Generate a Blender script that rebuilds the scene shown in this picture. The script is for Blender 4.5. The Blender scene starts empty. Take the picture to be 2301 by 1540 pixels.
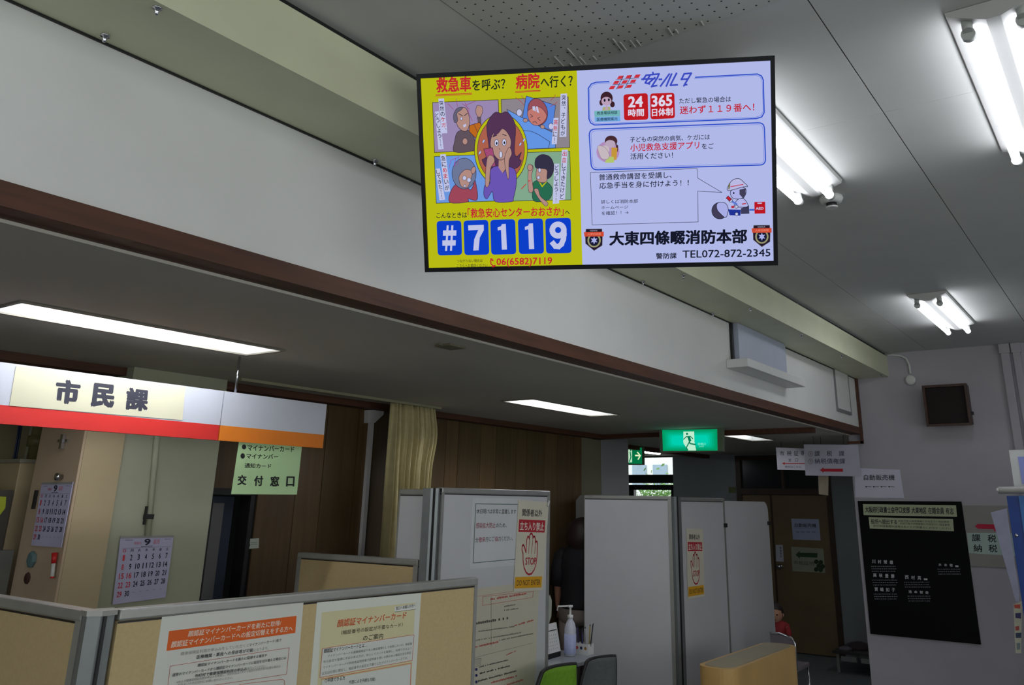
import bpy, math, random
from mathutils import Vector, Matrix
random.seed(7)
C = bpy.context.scene.collection
SC = bpy.context.scene

# ------------------------------------------------------------------ camera, world, exposure
F, PX, PY, CAMH = 1878.37, 1223.84, 528.40, 1.8
yaw, pitch, roll = 0.96210569, 0.30892868, 0.01622481
fw = Vector((math.sin(yaw)*math.cos(pitch), math.cos(yaw)*math.cos(pitch), math.sin(pitch)))
rt = Vector((math.cos(yaw), -math.sin(yaw), 0)); up = rt.cross(fw)
R_ = math.cos(roll)*rt + math.sin(roll)*up
U_ = -math.sin(roll)*rt + math.cos(roll)*up
cam = bpy.data.cameras.new('camera'); co = bpy.data.objects.new('camera', cam); C.objects.link(co)
co.matrix_world = Matrix(((R_.x, U_.x, -fw.x, 0), (R_.y, U_.y, -fw.y, 0), (R_.z, U_.z, -fw.z, CAMH), (0, 0, 0, 1)))
cam.sensor_fit = 'HORIZONTAL'; cam.sensor_width = 36; cam.lens = F/2301*36
cam.shift_x = (1150.5-PX)/2301; cam.shift_y = (PY-770)/2301
cam.clip_start = .05; cam.clip_end = 200
SC.camera = co
w = bpy.data.worlds.new('daylight'); SC.world = w; w.use_nodes = True
w.node_tree.nodes['Background'].inputs[0].default_value = (.95, 1, .98, 1)
w.node_tree.nodes['Background'].inputs[1].default_value = 2.1
SC.view_settings.view_transform = 'Standard'; SC.view_settings.look = 'None'
SC.view_settings.exposure = 0.0; SC.view_settings.gamma = 1; SC.view_settings.use_curve_mapping = False
TUBE_HALL, TUBE_OFFICE, TUBE_ENTRY = 13.0, 43.0, 18.0      # fluorescent tube strengths
SC.cycles.use_denoising = True
SC.cycles.max_bounces = 8; SC.cycles.diffuse_bounces = 5

# ------------------------------------------------------------------ measuring helpers
def ray(x, y): return fw + R_*((x-PX)/F) - U_*((y-PY)/F)
EYE = Vector((0, 0, CAMH))
def onX(x, y, X): r = ray(x, y); return EYE + r*(X/r.x)
def onY(x, y, Y): r = ray(x, y); return EYE + r*(Y/r.y)
def onZ(x, y, Z): r = ray(x, y); return EYE + r*((Z-CAMH)/r.z)
def zoom(x0, y0, s): return lambda x, y: (x0+x/s, y0+y/s)

# ------------------------------------------------------------------ materials
def lin(c):
    c = c/255
    return c/12.92 if c <= .04045 else ((c+.055)/1.055)**2.4
_m = {}
def mat(key, rgb, rough=.6, var=.08, scale=8, metal=0, bump=0, trans=0, alpha=1, spec=.5, stretch=None, grain=None):
    if key in _m: return _m[key]
    m = bpy.data.materials.new(key); m.use_nodes = True; nt = m.node_tree; b = nt.nodes['Principled BSDF']
    col = [lin(v) for v in rgb]
    b.inputs['Roughness'].default_value = rough; b.inputs['Metallic'].default_value = metal
    b.inputs['Specular IOR Level'].default_value = spec
    b.inputs['Transmission Weight'].default_value = trans; b.inputs['Alpha'].default_value = alpha
    tc = nt.nodes.new('ShaderNodeTexCoord'); mp = nt.nodes.new('ShaderNodeMapping')
    nt.links.new(tc.outputs['Object'], mp.inputs[0])
    if stretch: mp.inputs['Scale'].default_value = stretch
    n = nt.nodes.new('ShaderNodeTexNoise'); n.inputs['Scale'].default_value = scale; n.inputs['Detail'].default_value = 5
    nt.links.new(mp.outputs[0], n.inputs['Vector'])
    rp = nt.nodes.new('ShaderNodeMapRange'); rp.inputs[1].default_value = .3; rp.inputs[2].default_value = .7
    nt.links.new(n.outputs[0], rp.inputs[0])
    mx = nt.nodes.new('ShaderNodeMix'); mx.data_type = 'RGBA'
    d = grain or [v*(1-var) for v in col]; l = [min(1, v*(1+var)) for v in col]
    mx.inputs[6].default_value = (*d[:3], 1); mx.inputs[7].default_value = (*l, 1)
    nt.links.new(rp.outputs[0], mx.inputs[0]); nt.links.new(mx.outputs[2], b.inputs['Base Color'])
    if bump:
        bp = nt.nodes.new('ShaderNodeBump'); bp.inputs['Strength'].default_value = bump; bp.inputs['Distance'].default_value = .002
        n2 = nt.nodes.new('ShaderNodeTexNoise'); n2.inputs['Scale'].default_value = scale*12
        nt.links.new(mp.outputs[0], n2.inputs['Vector']); nt.links.new(n2.outputs[0], bp.inputs['Height']); nt.links.new(bp.outputs[0], b.inputs['Normal'])
    _m[key] = m; return m
def emit(key, rgb, k=1.0):
    if key in _m: return _m[key]
    m = bpy.data.materials.new(key); m.use_nodes = True; nt = m.node_tree
    nt.nodes.remove(nt.nodes['Principled BSDF'])
    e = nt.nodes.new('ShaderNodeEmission'); e.inputs[0].default_value = (*[lin(v) for v in rgb], 1); e.inputs[1].default_value = k
    nt.links.new(e.outputs[0], nt.nodes['Material Output'].inputs[0]); _m[key] = m; return m
def ink(rgb): return mat('ink_%d_%d_%d' % tuple(rgb), rgb, .7, .02)
def glow(rgb): return emit('screen_%d_%d_%d' % tuple(rgb), rgb, 1)

# ------------------------------------------------------------------ mesh builder
class MB:
    def __init__(s): s.v = []; s.f = []; s.sm = False
    def add(s, vs, fs):
        o = len(s.v); s.v += [Vector(v) for v in vs]; s.f += [tuple(i+o for i in f) for f in fs]; return s
    def box(s, a, b, bev=0):
        x0, x1 = sorted((a[0], b[0])); y0, y1 = sorted((a[1], b[1])); z0, z1 = sorted((a[2], b[2]))
        return s.add([(x0,y0,z0),(x1,y0,z0),(x1,y1,z0),(x0,y1,z0),(x0,y0,z1),(x1,y0,z1),(x1,y1,z1),(x0,y1,z1)],
                     [(0,3,2,1),(4,5,6,7),(0,1,5,4),(1,2,6,5),(2,3,7,6),(3,0,4,7)])
    def obox(s, o, a, b, c):            # oriented box from a corner and three edge vectors
        o, a, b, c = map(Vector, (o, a, b, c))
        if a.cross(b).dot(c) < 0: a, b = b, a
        return s.add([o, o+a, o+a+b, o+b, o+c, o+a+c, o+a+b+c, o+b+c],
                     [(0,3,2,1),(4,5,6,7),(0,1,5,4),(1,2,6,5),(2,3,7,6),(3,0,4,7)])
    def prism(s, pts, vec):             # polygon extruded along vec
        pts = [Vector(p) for p in pts]; vec = Vector(vec); n = len(pts)
        nrm = Vector((0,0,0))
        for i in range(n): nrm += (pts[i]-pts[0]).cross(pts[(i+1) % n]-pts[0])
        if nrm.dot(vec) > 0: pts = pts[::-1]
        return s.add(pts+[p+vec for p in pts], [tuple(range(n)), tuple(range(2*n-1, n-1, -1))] + [(i, i+n, (i+1) % n+n, (i+1) % n) for i in range(n)])
    def tube(s, path, r, seg=10, cap=True):
        path = [Vector(p) for p in path]; rs = r if isinstance(r, (list, tuple)) else [r]*len(path)
        o = len(s.v); ref = None
        for i, p in enumerate(path):
            d = (path[min(i+1, len(path)-1)]-path[max(i-1, 0)]).normalized()
            if ref is None: ref = Vector((0,0,1)) if abs(d.z) < .9 else Vector((1,0,0))
            a = (ref - d*ref.dot(d)).normalized(); b = d.cross(a); ref = a
            for k in range(seg):
                t = 2*math.pi*k/seg; s.v.append(p+(a*math.cos(t)+b*math.sin(t))*rs[i])
        for i in range(len(path)-1):
            for k in range(seg):
                k2 = (k+1) % seg
                s.f.append((o+i*seg+k, o+i*seg+k2, o+(i+1)*seg+k2, o+(i+1)*seg+k))
        if cap:
            s.f.append(tuple(o+k for k in range(seg))[::-1]); s.f.append(tuple(o+(len(path)-1)*seg+k for k in range(seg)))
        s.sm = True; return s
    def lathe(s, c, axis, prof, seg=20):   # prof = [(distance along axis, radius)]
        c = Vector(c); ax = Vector(axis).normalized()
        return s.tube([c+ax*h for h, r in prof], [max(r, 1e-4) for h, r in prof], seg)
    def build(s, name, m, parent=None, smooth=None):
        me = bpy.data.meshes.new(name); off = Vector(parent['_loc']) if parent is not None and '_loc' in parent else Vector((0,0,0))
        me.from_pydata([v-off for v in s.v], [], s.f); me.update()
        if s.sm if smooth is None else smooth:
            for p in me.polygons: p.use_smooth = len(p.vertices) < 5
        me.materials.append(m); o = bpy.data.objects.new(name, me); C.objects.link(o)
        if parent is not None:
            o.parent = parent
            if '_loc' in parent: o['_loc'] = parent['_loc']
        return o
def bevel(o, w=.004, seg=2):
    b = o.modifiers.new('bevel', 'BEVEL'); b.width = w; b.segments = seg; b.limit_method = 'ANGLE'; return o
def thing(name, label, cat, loc, group=None):
    o = bpy.data.objects.new(name, None); C.objects.link(o); o.location = loc; o.empty_display_size = .05
    o['_loc'] = list(loc); o['label'] = label; o['category'] = cat
    if group: o['group'] = group
    return o
def struct(name, loc=(0,0,0)):
    o = bpy.data.objects.new(name, None); C.objects.link(o); o.location = loc; o['_loc'] = list(loc); o['kind'] = 'structure'; o.empty_display_size = .05
    return o
def smesh(name, mb, m):
    o = mb.build(name, m); o['kind'] = 'structure'; return o
def dup(root, delta, label, group=None):
    r = root.copy(); C.objects.link(r); r.location = root.location+Vector(delta); r['label'] = label
    if group: r['group'] = group
    for ch in list(root.children):
        c = ch.copy(); C.objects.link(c); c.parent = r
        for g in list(ch.children):
            d = g.copy(); C.objects.link(d); d.parent = c
    return r

# ------------------------------------------------------------------ flat print on a plane
_tc = {}
def glyphs(txt, bold):
    k = (txt, bold)
    if k in _tc: return _tc[k]
    cu = bpy.data.curves.new('t', 'FONT'); cu.body = txt; cu.resolution_u = 2; cu.fill_mode = 'FRONT'
    ob = bpy.data.objects.new('t', cu); C.objects.link(ob)
    dg = bpy.context.evaluated_depsgraph_get(); me = bpy.data.meshes.new_from_object(ob.evaluated_get(dg))
    vs = [(v.co.x, v.co.y) for v in me.vertices]; fs = [tuple(p.vertices) for p in me.polygons]
    bpy.data.objects.remove(ob); bpy.data.curves.remove(cu); bpy.data.meshes.remove(me)
    lv = []
    if bold > .004 and vs:              # heavier weight: the glyph outline shifted around itself
        n = len(vs); v0, f0 = list(vs), list(fs); vs, fs, lv = [], [], []
        for i, (dx, dy) in enumerate(((1, 1), (1, -1), (-1, 1), (-1, -1))+(((1.4, 0), (-1.4, 0), (0, 0)) if bold > .02 else ())):
            lv += [i]*n; vs += [(x+dx*bold*.8, y+dy*bold*.8) for x, y in v0]; fs += [tuple(q+i*n for q in f) for f in f0]
    if not vs: vs = [(0, 0), (1, 1)]
    if len(lv) != len(vs): lv = [0]*len(vs)
    x0 = min(v[0] for v in vs); x1 = max(v[0] for v in vs); y0 = min(v[1] for v in vs); y1 = max(v[1] for v in vs)
    _tc[k] = ([((v[0]-x0)/max(1e-6, x1-x0), (v[1]-y0)/max(1e-6, y1-y0), l_*5e-5) for v, l_ in zip(vs, lv)], fs); return _tc[k]
class Panel:
    """a flat printed surface: o = point on it, n = normal toward the viewer"""
    def __init__(s, o, n, parent, pal=ink, step=.0002, conv=None):
        s.o = Vector(o); s.n = Vector(n).normalized(); s.parent = parent; s.pal = pal; s.step = step; s.k = 1; s.acc = {}; s.conv = conv or (lambda x, y: (x, y))
    def at(s, x, y, d=0):
        x, y = s.conv(x, y); r = ray(x, y); return EYE + r*((s.o-EYE).dot(s.n)/r.dot(s.n)) + s.n*d
    cur = 'print'
    def put(s, rgb, name, vs, fs):
        if name == 'print': name = s.cur
        d = s.acc.setdefault(name, [MB(), [], []]); rgb = tuple(rgb)
        if rgb not in d[1]: d[1].append(rgb)
        d[0].add(vs, fs); d[2] += [d[1].index(rgb)]*len(fs)
    def lay(s):
        s.k += 1; return s.k*s.step
    def poly(s, pts, rgb, name='print', d=None):
        d = s.lay() if d is None else d
        P = [s.at(x, y, d) for x, y in pts]; nr = Vector((0,0,0))
        for i in range(1, len(P)-1): nr += (P[i]-P[0]).cross(P[i+1]-P[0])
        if nr.dot(s.n) < 0: P = P[::-1]
        s.put(rgb, name, P, [tuple(range(len(P)))])
    def line(s, pts, wd, rgb, name='print', closed=False, d=None):
        d = s.lay() if d is None else d
        if closed: pts = list(pts)+[pts[0]]
        for i in range(len(pts)-1):
            (x0, y0), (x1, y1) = pts[i], pts[i+1]; L = math.hypot(x1-x0, y1-y0)
            if L < 1e-6: continue
            ux, uy = (x1-x0)/L*wd/2, (y1-y0)/L*wd/2
            s.poly([(x0-ux*.6-uy, y0-uy*.6+ux), (x1+ux*.6-uy, y1+uy*.6+ux), (x1+ux*.6+uy, y1+uy*.6-ux), (x0-ux*.6+uy, y0-uy*.6-ux)], rgb, name, d)
    def ell(s, cx, cy, rx, ry, rgb, rot=0, out=None, ow=6, name='print', n=28):
        c, t = math.cos(rot), math.sin(rot)
        p = [(cx+rx*math.cos(2*math.pi*i/n)*c-ry*math.sin(2*math.pi*i/n)*t, cy+rx*math.cos(2*math.pi*i/n)*t+ry*math.sin(2*math.pi*i/n)*c) for i in range(n)]
        s.poly(p, rgb, name)
        if out: s.line(p, ow, out, name, True)
    def shape(s, pts, rgb, out=None, ow=6, name='print', smooth=True):
        p = spl(pts) if smooth else pts
        s.poly(p, rgb, name)
        if out: s.line(p, ow, out, name, True)
    def rrect(s, c4, r, rgb, name='print', stroke=None):
        p = rr(c4, r)
        if stroke: s.line(p, stroke, rgb, name, True)
        else: s.poly(p, rgb, name)
    def text(s, txt, BL, BR, TL, rgb, bold=.01, name='lettering'):
        vs, fs = glyphs(txt, bold); d = (s.k+1)*s.step
        a = s.at(*BL, d); b = s.at(*BR, d)-a; c = s.at(*TL, d)-a
        p, q = s.conv(*BL), s.conv(*TL); P = [a+b*x+c*y+s.n*e for x, y, e in vs]
        if math.hypot(p[0]-q[0], p[1]-q[1]) >= 11: MB().add(P, fs).build(name, s.pal(rgb), s.parent)
        else: s.put(rgb, 'small_lettering', P, fs)
    def vtext(s, txt, top, bot, wd, rgb, bold=.01, reds=(), red=(190, 40, 40)):
        n = len(txt)
        for i, ch in enumerate(txt):
            t = (i+.5)/n; cx = top[0]+(bot[0]-top[0])*t; cy = top[1]+(bot[1]-top[1])*t
            h = (bot[1]-top[1])/n*.84; sx = (bot[0]-top[0])/n*.84; ww = wd
            if ch in '、。': ww *= .3; h *= .3; cx += wd*.3; cy -= h
            if ch in '!！': ww *= .14
            if ch == 'ー': ww *= .15
            s.text(ch, (cx-ww/2+sx/2, cy+h/2), (cx+ww/2+sx/2, cy+h/2), (cx-ww/2-sx/2, cy-h/2), red if i in reds else rgb, bold)
    def done(s):
        for name, (mb, cols, idx) in s.acc.items():
            if not mb.v: continue
            o = mb.build(name, s.pal(cols[0]), s.parent)
            for c in cols[1:]: o.data.materials.append(s.pal(c))
            o.data.polygons.foreach_set('material_index', idx)
            if name in ('small_lettering', 'fine_print', 'date_mark', 'tint_print'): o['kind'] = 'stuff'
def spl(pts, n=4):
    out = []; N = len(pts)
    for i in range(N):
        p0, p1, p2, p3 = pts[i-1], pts[i], pts[(i+1) % N], pts[(i+2) % N]
        for k in range(n):
            t = k/n; out.append(tuple(.5*((2*p1[j])+(-p0[j]+p2[j])*t+(2*p0[j]-5*p1[j]+4*p2[j]-p3[j])*t*t+(-p0[j]+3*p1[j]-3*p2[j]+p3[j])*t**3) for j in (0, 1)))
    return out
def rr(c4, r, n=5):
    out = []
    for i in range(4):
        p = Vector(c4[i]); a = (Vector(c4[i-1])-p).normalized()*r; b = (Vector(c4[(i+1) % 4])-p).normalized()*r
        for k in range(n+1):
            t = k/n; q = (p+a)*(1-t)**2+p*2*t*(1-t)+(p+b)*t*t; out.append((q.x, q.y))
    return out
def quadmap(TL, TR, BR, BL):           # unit square (v down) -> picture of the sheet, projective
    (x0, y0), (x1, y1), (x2, y2), (x3, y3) = TL, TR, BR, BL
    sx, sy = x0-x1+x2-x3, y0-y1+y2-y3; dx1, dx2, dy1, dy2 = x1-x2, x3-x2, y1-y2, y3-y2
    den = dx1*dy2-dx2*dy1; g = (sx*dy2-dx2*sy)/den; h = (dx1*sy-sx*dy1)/den
    a, b, c = x1-x0+g*x1, x3-x0+h*x3, x0; d, e, f = y1-y0+g*y1, y3-y0+h*y3, y0
    return lambda u, v: ((a*u+b*v+c)/(g*u+h*v+1), (d*u+e*v+f)/(g*u+h*v+1))
class Sheet(Panel):
    """paper whose content is given in its own 0..1 coordinates"""
    def __init__(s, quad, o, n, parent, pal=ink, step=.0002, rgb=(225, 225, 220), thick=.0012, m=None, name='sheet', sheet=True):
        super().__init__(o, n, parent, pal, step, quadmap(*quad))
        if sheet:
            P = [s.at(*c, 0) for c in ((0,0),(1,0),(1,1),(0,1))]
            MB().prism([p-s.n*thick for p in P], s.n*(thick+step)).build(name, m or mat('paper_%d_%d_%d' % rgb, rgb, .75, .03, 5), parent)
    def t(s, txt, u0, u1, v0, v1, rgb=(35, 35, 40), bold=.01, name='lettering', lean=0):
        s.text(txt, (u0-lean, v1), (u1-lean, v1), (u0+lean, v0), rgb, bold, name)
    def rect(s, u0, v0, u1, v1, rgb, name='print'): s.poly([(u0,v0),(u1,v0),(u1,v1),(u0,v1)], rgb, name)
    def frame(s, u0, v0, u1, v1, wd, rgb, asp=1, name='printed_frame'):
        s.rect(u0, v0, u1, v0+wd*asp, rgb, name); s.rect(u0, v1-wd*asp, u1, v1, rgb, name); s.rect(u0, v0, u0+wd, v1, rgb, name); s.rect(u1-wd, v0, u1, v1, rgb, name)
    def fine(s, u0, u1, v0, v1, rgb=(110, 110, 110), seed=0, name='fine_print'):   # illegible small print
        rnd = random.Random(seed+int(v0*1e4)); u = u0; d = (s.k+1)*s.step
        while u < u1:
            wdt = rnd.uniform(.35, .9)*(v1-v0)*.6; e = min(u+wdt, u1); a = rnd.choice((0, .25)); b = rnd.choice((.75, 1))
            s.poly([(u, v0+(v1-v0)*a), (e, v0+(v1-v0)*a), (e, v0+(v1-v0)*b), (u, v0+(v1-v0)*b)], rgb, name, d)
            u = e+rnd.uniform(.15, .35)*(v1-v0)*.6

# ------------------------------------------------------------------ main dimensions (metres)
CZ = 3.28; LZ = 2.48; YH = 2.275; YB = 1.95; ZB = 3.045; XE = 8.874; XD = 11.594; YW = 4.72; XT = 7.72
X0, Y0 = -4.0, -4.0
wall_white = mat('plaster_white', (214, 214, 212), .8, .04, 2.2, bump=.25)
wall_end = mat('plaster_end_wall', (172, 168, 175), .85, .04, 3, bump=.3)
board = mat('ceiling_board_paint', (196, 197, 194), .8, .03, 3, bump=.15)
lowboard = mat('office_ceiling_paint', (186, 182, 172), .85, .05, 1.6, bump=.15)
cream = mat('cream_painted_steel', (206, 208, 178), .5, .04, 4)
brown = mat('dark_brown_wood', (80, 45, 27), .6, .25, 6, stretch=(.6, 6, 6))
metal_grey = mat('grey_metal', (150, 150, 146), .4, .06, 20, metal=.3)
dark = mat('near_black', (24, 22, 24), .5, .1)
white_enam = mat('white_enamel', (214, 214, 212), .35, .02)
chrome = mat('chrome', (200, 200, 205), .15, .02, metal=1)
grout = mat('recess_dark', (60, 60, 58), .9, .1)

# ------------------------------------------------------------------ structure
smesh('floor', MB().box((X0, Y0, -.1), (XD+.15, 9, 0)), mat('dark_vinyl_floor', (100, 106, 112), .45, .15, 14))
# hall ceiling: backing slab with boards, joints recessed
ce = struct('ceiling', (0, 0, CZ))
MB().box((X0, Y0, CZ+.006), (XE, YH, CZ+.12)).build('ceiling_slab', grout, ce)
perf = mat('perforated_board_paint', (190, 192, 184), .8, .05, 4)
nt = perf.node_tree; b = nt.nodes['Principled BSDF']; src = b.inputs['Base Color'].links[0].from_socket
tc = nt.nodes.new('ShaderNodeTexCoord'); mp = nt.nodes.new('ShaderNodeVectorMath'); mp.operation = 'SCALE'; mp.inputs[3].default_value = 1/.0404
nt.links.new(tc.outputs['Object'], mp.inputs[0])
fr = nt.nodes.new('ShaderNodeVectorMath'); fr.operation = 'FRACTION'; nt.links.new(mp.outputs[0], fr.inputs[0])
sb = nt.nodes.new('ShaderNodeVectorMath'); sb.operation = 'SUBTRACT'; sb.inputs[1].default_value = (.5, .5, 0); nt.links.new(fr.outputs[0], sb.inputs[0])
ml = nt.nodes.new('ShaderNodeVectorMath'); ml.operation = 'MULTIPLY'; ml.inputs[1].default_value = (1, 1, 0); nt.links.new(sb.outputs[0], ml.inputs[0])
ln = nt.nodes.new('ShaderNodeVectorMath'); ln.operation = 'LENGTH'; nt.links.new(ml.outputs[0], ln.inputs[0])
lt = nt.nodes.new('ShaderNodeMath'); lt.operation = 'LESS_THAN'; lt.inputs[1].default_value = .085; nt.links.new(ln.outputs['Value'], lt.inputs[0])
mx = nt.nodes.new('ShaderNodeMix'); mx.data_type = 'RGBA'; nt.links.new(lt.outputs[0], mx.inputs[0]); nt.links.new(src, mx.inputs[6]); mx.inputs[7].default_value = (.01, .01, .01, 1)
nt.links.new(mx.outputs[2], b.inputs['Base Color'])
xs = [X0]+[2.235+.968*i for i in range(-6, 7)]+[XE]; xs = sorted(x for x in xs if X0 <= x <= XE)
ys = [Y0]+[1.563-.946*i for i in range(5, -1, -1)]+[YH]; ys = sorted(y for y in ys if Y0 <= y <= YH)
_pc = {}
for i in range(len(xs)-1):
    for j in range(len(ys)-1):
        a, b_, c, d = xs[i], xs[i+1], ys[j], ys[j+1]
        if b_-a < .02: continue
        pf = b_ < 2.3 and d < 1.6
        key = (round(b_-a, 3), round(d-c, 3), pf)
        gx = .0008 if not pf else .0015
        if key in _pc:
            o = _pc[key].copy(); C.objects.link(o); o.parent = ce; o.location = (a, c, 0); continue
        mb = MB().box((gx, .0022, -.002 if pf else 0), (b_-a-gx, d-c-.0022, .006))
        o = mb.build('perforated_panel' if pf else 'ceiling_panel', perf if pf else board); o.parent = ce; o.location = (a, c, 0); _pc[key] = o
# torn paper edge by the perforated panels
mb = MB()
for y, L in ((1.47, .10), (1.44, .03), (1.405, .12), (1.39, .05), (1.345, .03), (1.24, .09), (1.225, .06), (1.19, .05), (1.17, .04), (1.05, .05), (1.03, .03), (.94, .03)):
    mb.obox((2.232, y, CZ-.001), (-L, -L*.15, -.001), (0, .0035, 0), (0, 0, -.004))
mb.build('torn_edge', board, ce)['kind'] = 'stuff'
# walls of the hall
smesh('wall_header', MB().box((X0, YH, LZ+.02), (XE, YH+.1, CZ+.1)), wall_white)
smesh('trim_1', MB().box((X0, YH-.012, 2.490), (XE-.02, YH+.13, 2.556)), brown)
smesh('trim_2', MB().box((XE-.06, YH-.02, 2.40), (XE-.002, YH-.002, ZB)).box((XE-.06, YH-.02, 2.40), (XE-.03, YH+.13, 2.425)), brown)
smesh('wall_end', MB().box((XE, Y0, 0), (XE+.14, 2.40, CZ+.1)), wall_end)
smesh('wall_right', MB().box((X0, Y0-.1, 0), (XE, Y0, .9)).box((X0, Y0-.1, 2.75), (XE, Y0, CZ+.1)).box((X0, Y0-.1, .9), (X0+.4, Y0, 2.75)).box((6.0, Y0-.1, .9), (XE, Y0, 2.75)), wall_white)
def portal(x, y, z, sx, sy, rot):
    l = bpy.data.lights.new('window_portal', 'AREA'); l.shape = 'RECTANGLE'; l.size = sx; l.size_y = sy; l.cycles.is_portal = True
    o = bpy.data.objects.new('window_portal', l); C.objects.link(o); o.location = (x, y, z); o.rotation_euler = rot
portal(X0-.05, -.8, 1.825, 1.85, 5.6, (0, -math.pi/2, 0)); portal(1.2, Y0-.05, 1.825, 9.6, 1.85, (math.pi/2, 0, 0)); portal(XD+.12, 6.2, 1.7, 1.6, 1.0, (0, math.pi/2, 0))
WZ0, WZ1 = .9, 2.75
smesh('wall_near', MB().box((X0-.1, 2.0, 0), (X0, 7.5, CZ+.1)).box((X0-.1, Y0, 0), (X0, 2.0, WZ0)).box((X0-.1, Y0, WZ1), (X0, 2.0, CZ+.1)).box((X0-.1, Y0, WZ0), (X0, Y0+.4, WZ1)), wall_white)
# office ceiling with recess cut-outs for the lamps
holes = [(-2.0, -.81, 3.325, 3.60), (1.385, 2.575, 3.325, 3.60), (4.77, 5.955, 3.40, 3.66), (8.0, 9.08, 3.25, 3.50)]
mb = MB()
xc = sorted({X0, XD+.15}|{h[0] for h in holes}|{h[1] for h in holes})
for i in range(len(xc)-1):
    a, b_ = xc[i], xc[i+1]; h = [q for q in holes if q[0] <= a and q[1] >= b_]
    if h:
        mb.box((a, YH+.1, LZ), (b_, h[0][2], LZ+.01)); mb.box((a, h[0][3], LZ), (b_, 9, LZ+.01))
    else: mb.box((a, YH+.1, LZ), (b_, 9, LZ+.01))
mb.box((X0, YH+.1, LZ+.16), (XD+.15, 9, LZ+.25))
lc = smesh('ceiling', mb, lowboard)
smesh('trim_3', MB().box((XT, YH+.13, LZ-.045), (XT+.1, YW, LZ-.001)), brown)
smesh('trim_4', MB().box((X0, YW-.12, LZ-.045), (XT+.1, YW-.02, LZ-.001)).box((7.9, 5.12, LZ-.05), (XD, 5.2, LZ-.001)), brown)
# beam (boxed shutter housing)
bm = struct('trim_5', (0, YB, ZB))
MB().box((X0, YB, ZB), (XE, YH, 3.252)).build('beam_casing', cream, bm)
MB().box((X0, YH-.007, ZB-.007), (XE, YH-.0005, ZB-.0002)).build('beam_joint', dark, bm)
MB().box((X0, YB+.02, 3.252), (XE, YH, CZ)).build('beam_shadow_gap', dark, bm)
zb = zoom(0, 0, 3.08)
bolt = []
for p in ((237, 80), (354, 18), (843, 362), (1445, 634), (1535, 620), (1602, 706), (1686, 695), (1800, 755), (1727, 764), (1891, 801), (1979, 845)):
    q = onZ(p[0], p[1]-3, ZB); q.y = min(max(q.y, YB+.012), YH-.012)
    if bolt: o = bolt[0].copy(); C.objects.link(o)
    else:
        o = MB().lathe((0,0,.001), (0,0,-1), [(0, .006), (.004, .013), (.008, .013), (.009, .006), (.022, .006), (.026, .004), (.027, .0005)], 12).build('bolt', chrome); bolt.append(o)
    o.parent = bm; o.location = q-Vector((0, YB, ZB))
for p in ((1747, 652), (1802, 683), (1890, 737), (1976, 790)):
    q = onZ(*p, 3.262)
    o = bolt[0].copy(); C.objects.link(o); o.parent = bm; o.location = (q.x, .012, .216); o.rotation_euler = (math.pi/2, 0, 0)
# --- office back wall: vertical timber boards
wood = mat('timber_panelling', (92, 70, 41), .5, .2, 3, stretch=(9, 9, .5))
wood2 = mat('timber_panelling_dark', (84, 64, 37), .5, .2, 3, stretch=(9, 9, .5))
bw = struct('wall_back', (3.1, YW, 0))
MB().box((3.55, YW+.012, 0), (7.5, YW+.12, LZ)).build('wall_core', dark, bw)
MB().box((X0, 5.6, 0), (3.6, 5.7, LZ)).build('wall_core', mat('beige_plaster', (150, 140, 110), .85, .1, 3), bw)
MB().box((3.13, YW+.012, 1.84), (3.56, YW+.12, LZ)).build('wall_core', dark, bw)
x = 3.13; k = 0
while x < 7.49:
    wd = (.30, .16, .30, .22)[k % 4]; x2 = min(x+wd, 7.5)
    z0 = 1.84 if x2 < 3.6 else 0
    MB().box((x+.0025, YW, z0), (x2-.0025, YW+.012, LZ-.001)).build('timber_board', wood if k % 2 else wood2, bw); x = x2; k += 1
smesh('wall_back', MB().box((7.5, YW+.01, 0), (7.9, YW+.12, LZ)), mat('olive_plaster', (120, 118, 96), .85, .08, 3))
smesh('trim_6', MB().box((3.53, YW-.015, 0), (3.56, YW-.001, 1.84)).box((3.13, YW-.015, 1.81), (3.56, YW-.001, 1.85)), dark)
dd = struct('door_1', (3.15, YW, 0))
MB().box((3.05, YW+.14, 0), (3.52, YW+.18, 1.80)).build('door_leaf', mat('blue_grey_steel', (58, 66, 82), .5, .1), dd)
MB().box((3.36, YW+.125, 1.2), (3.44, YW+.139, 1.76)).build('door_window', mat('frosted_pane', (120, 118, 118), .3, .05), dd)
# pillars of the office
pg = mat('grey_green_pillar', (168, 170, 148), .75, .05, 3, bump=.2)
smesh('wall_pillar', MB().box((2.53, 4.53, 0), (3.13, 5.6, LZ)), pg)
gp = mat('grey_pillar', (150, 150, 152), .8, .04, 3, bump=.2)
smesh('wall_pillar', MB().box((7.9, 4.72, 0), (8.48, 5.1, LZ)), gp)
# far end: window bay, pillar, door wall
smesh('wall_far', MB().box((XD, 4.72, 0), (XD+.15, 5.71, LZ)), mat('bluish_plaster', (136, 142, 146), .8, .05, 2))
smesh('wall_far', MB().box((XD, 3.44, 2.46), (XD+.15, 4.72, LZ)).box((XD, 2.2, 0), (XD+.15, 3.44, LZ)), mat('bluish_plaster', (136, 142, 146), .8, .05, 2))
smesh('wall_far', MB().box((XD, 6.7, 0), (XD+.15, 9, LZ)).box((XD, 5.7, 0), (XD+.15, 6.7, .9)), gp)
smesh('wall_left', MB().box((X0, 7.5, 0), (XD+.15, 7.6, LZ)).box((XE+.14, 2.1, 0), (XD, 2.2, LZ)), gp)
jamb0 = mat('dark_jamb', (58, 42, 30), .5, .15)
frm = mat('black_window_frame', (26, 26, 30), .4, .1)
al = mat('aluminium_frame', (170, 172, 172), .4, .05)
wn = struct('added_window_2', (X0, -.8, 1.8))  # unseen window behind the viewer, added to let fill daylight in
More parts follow.
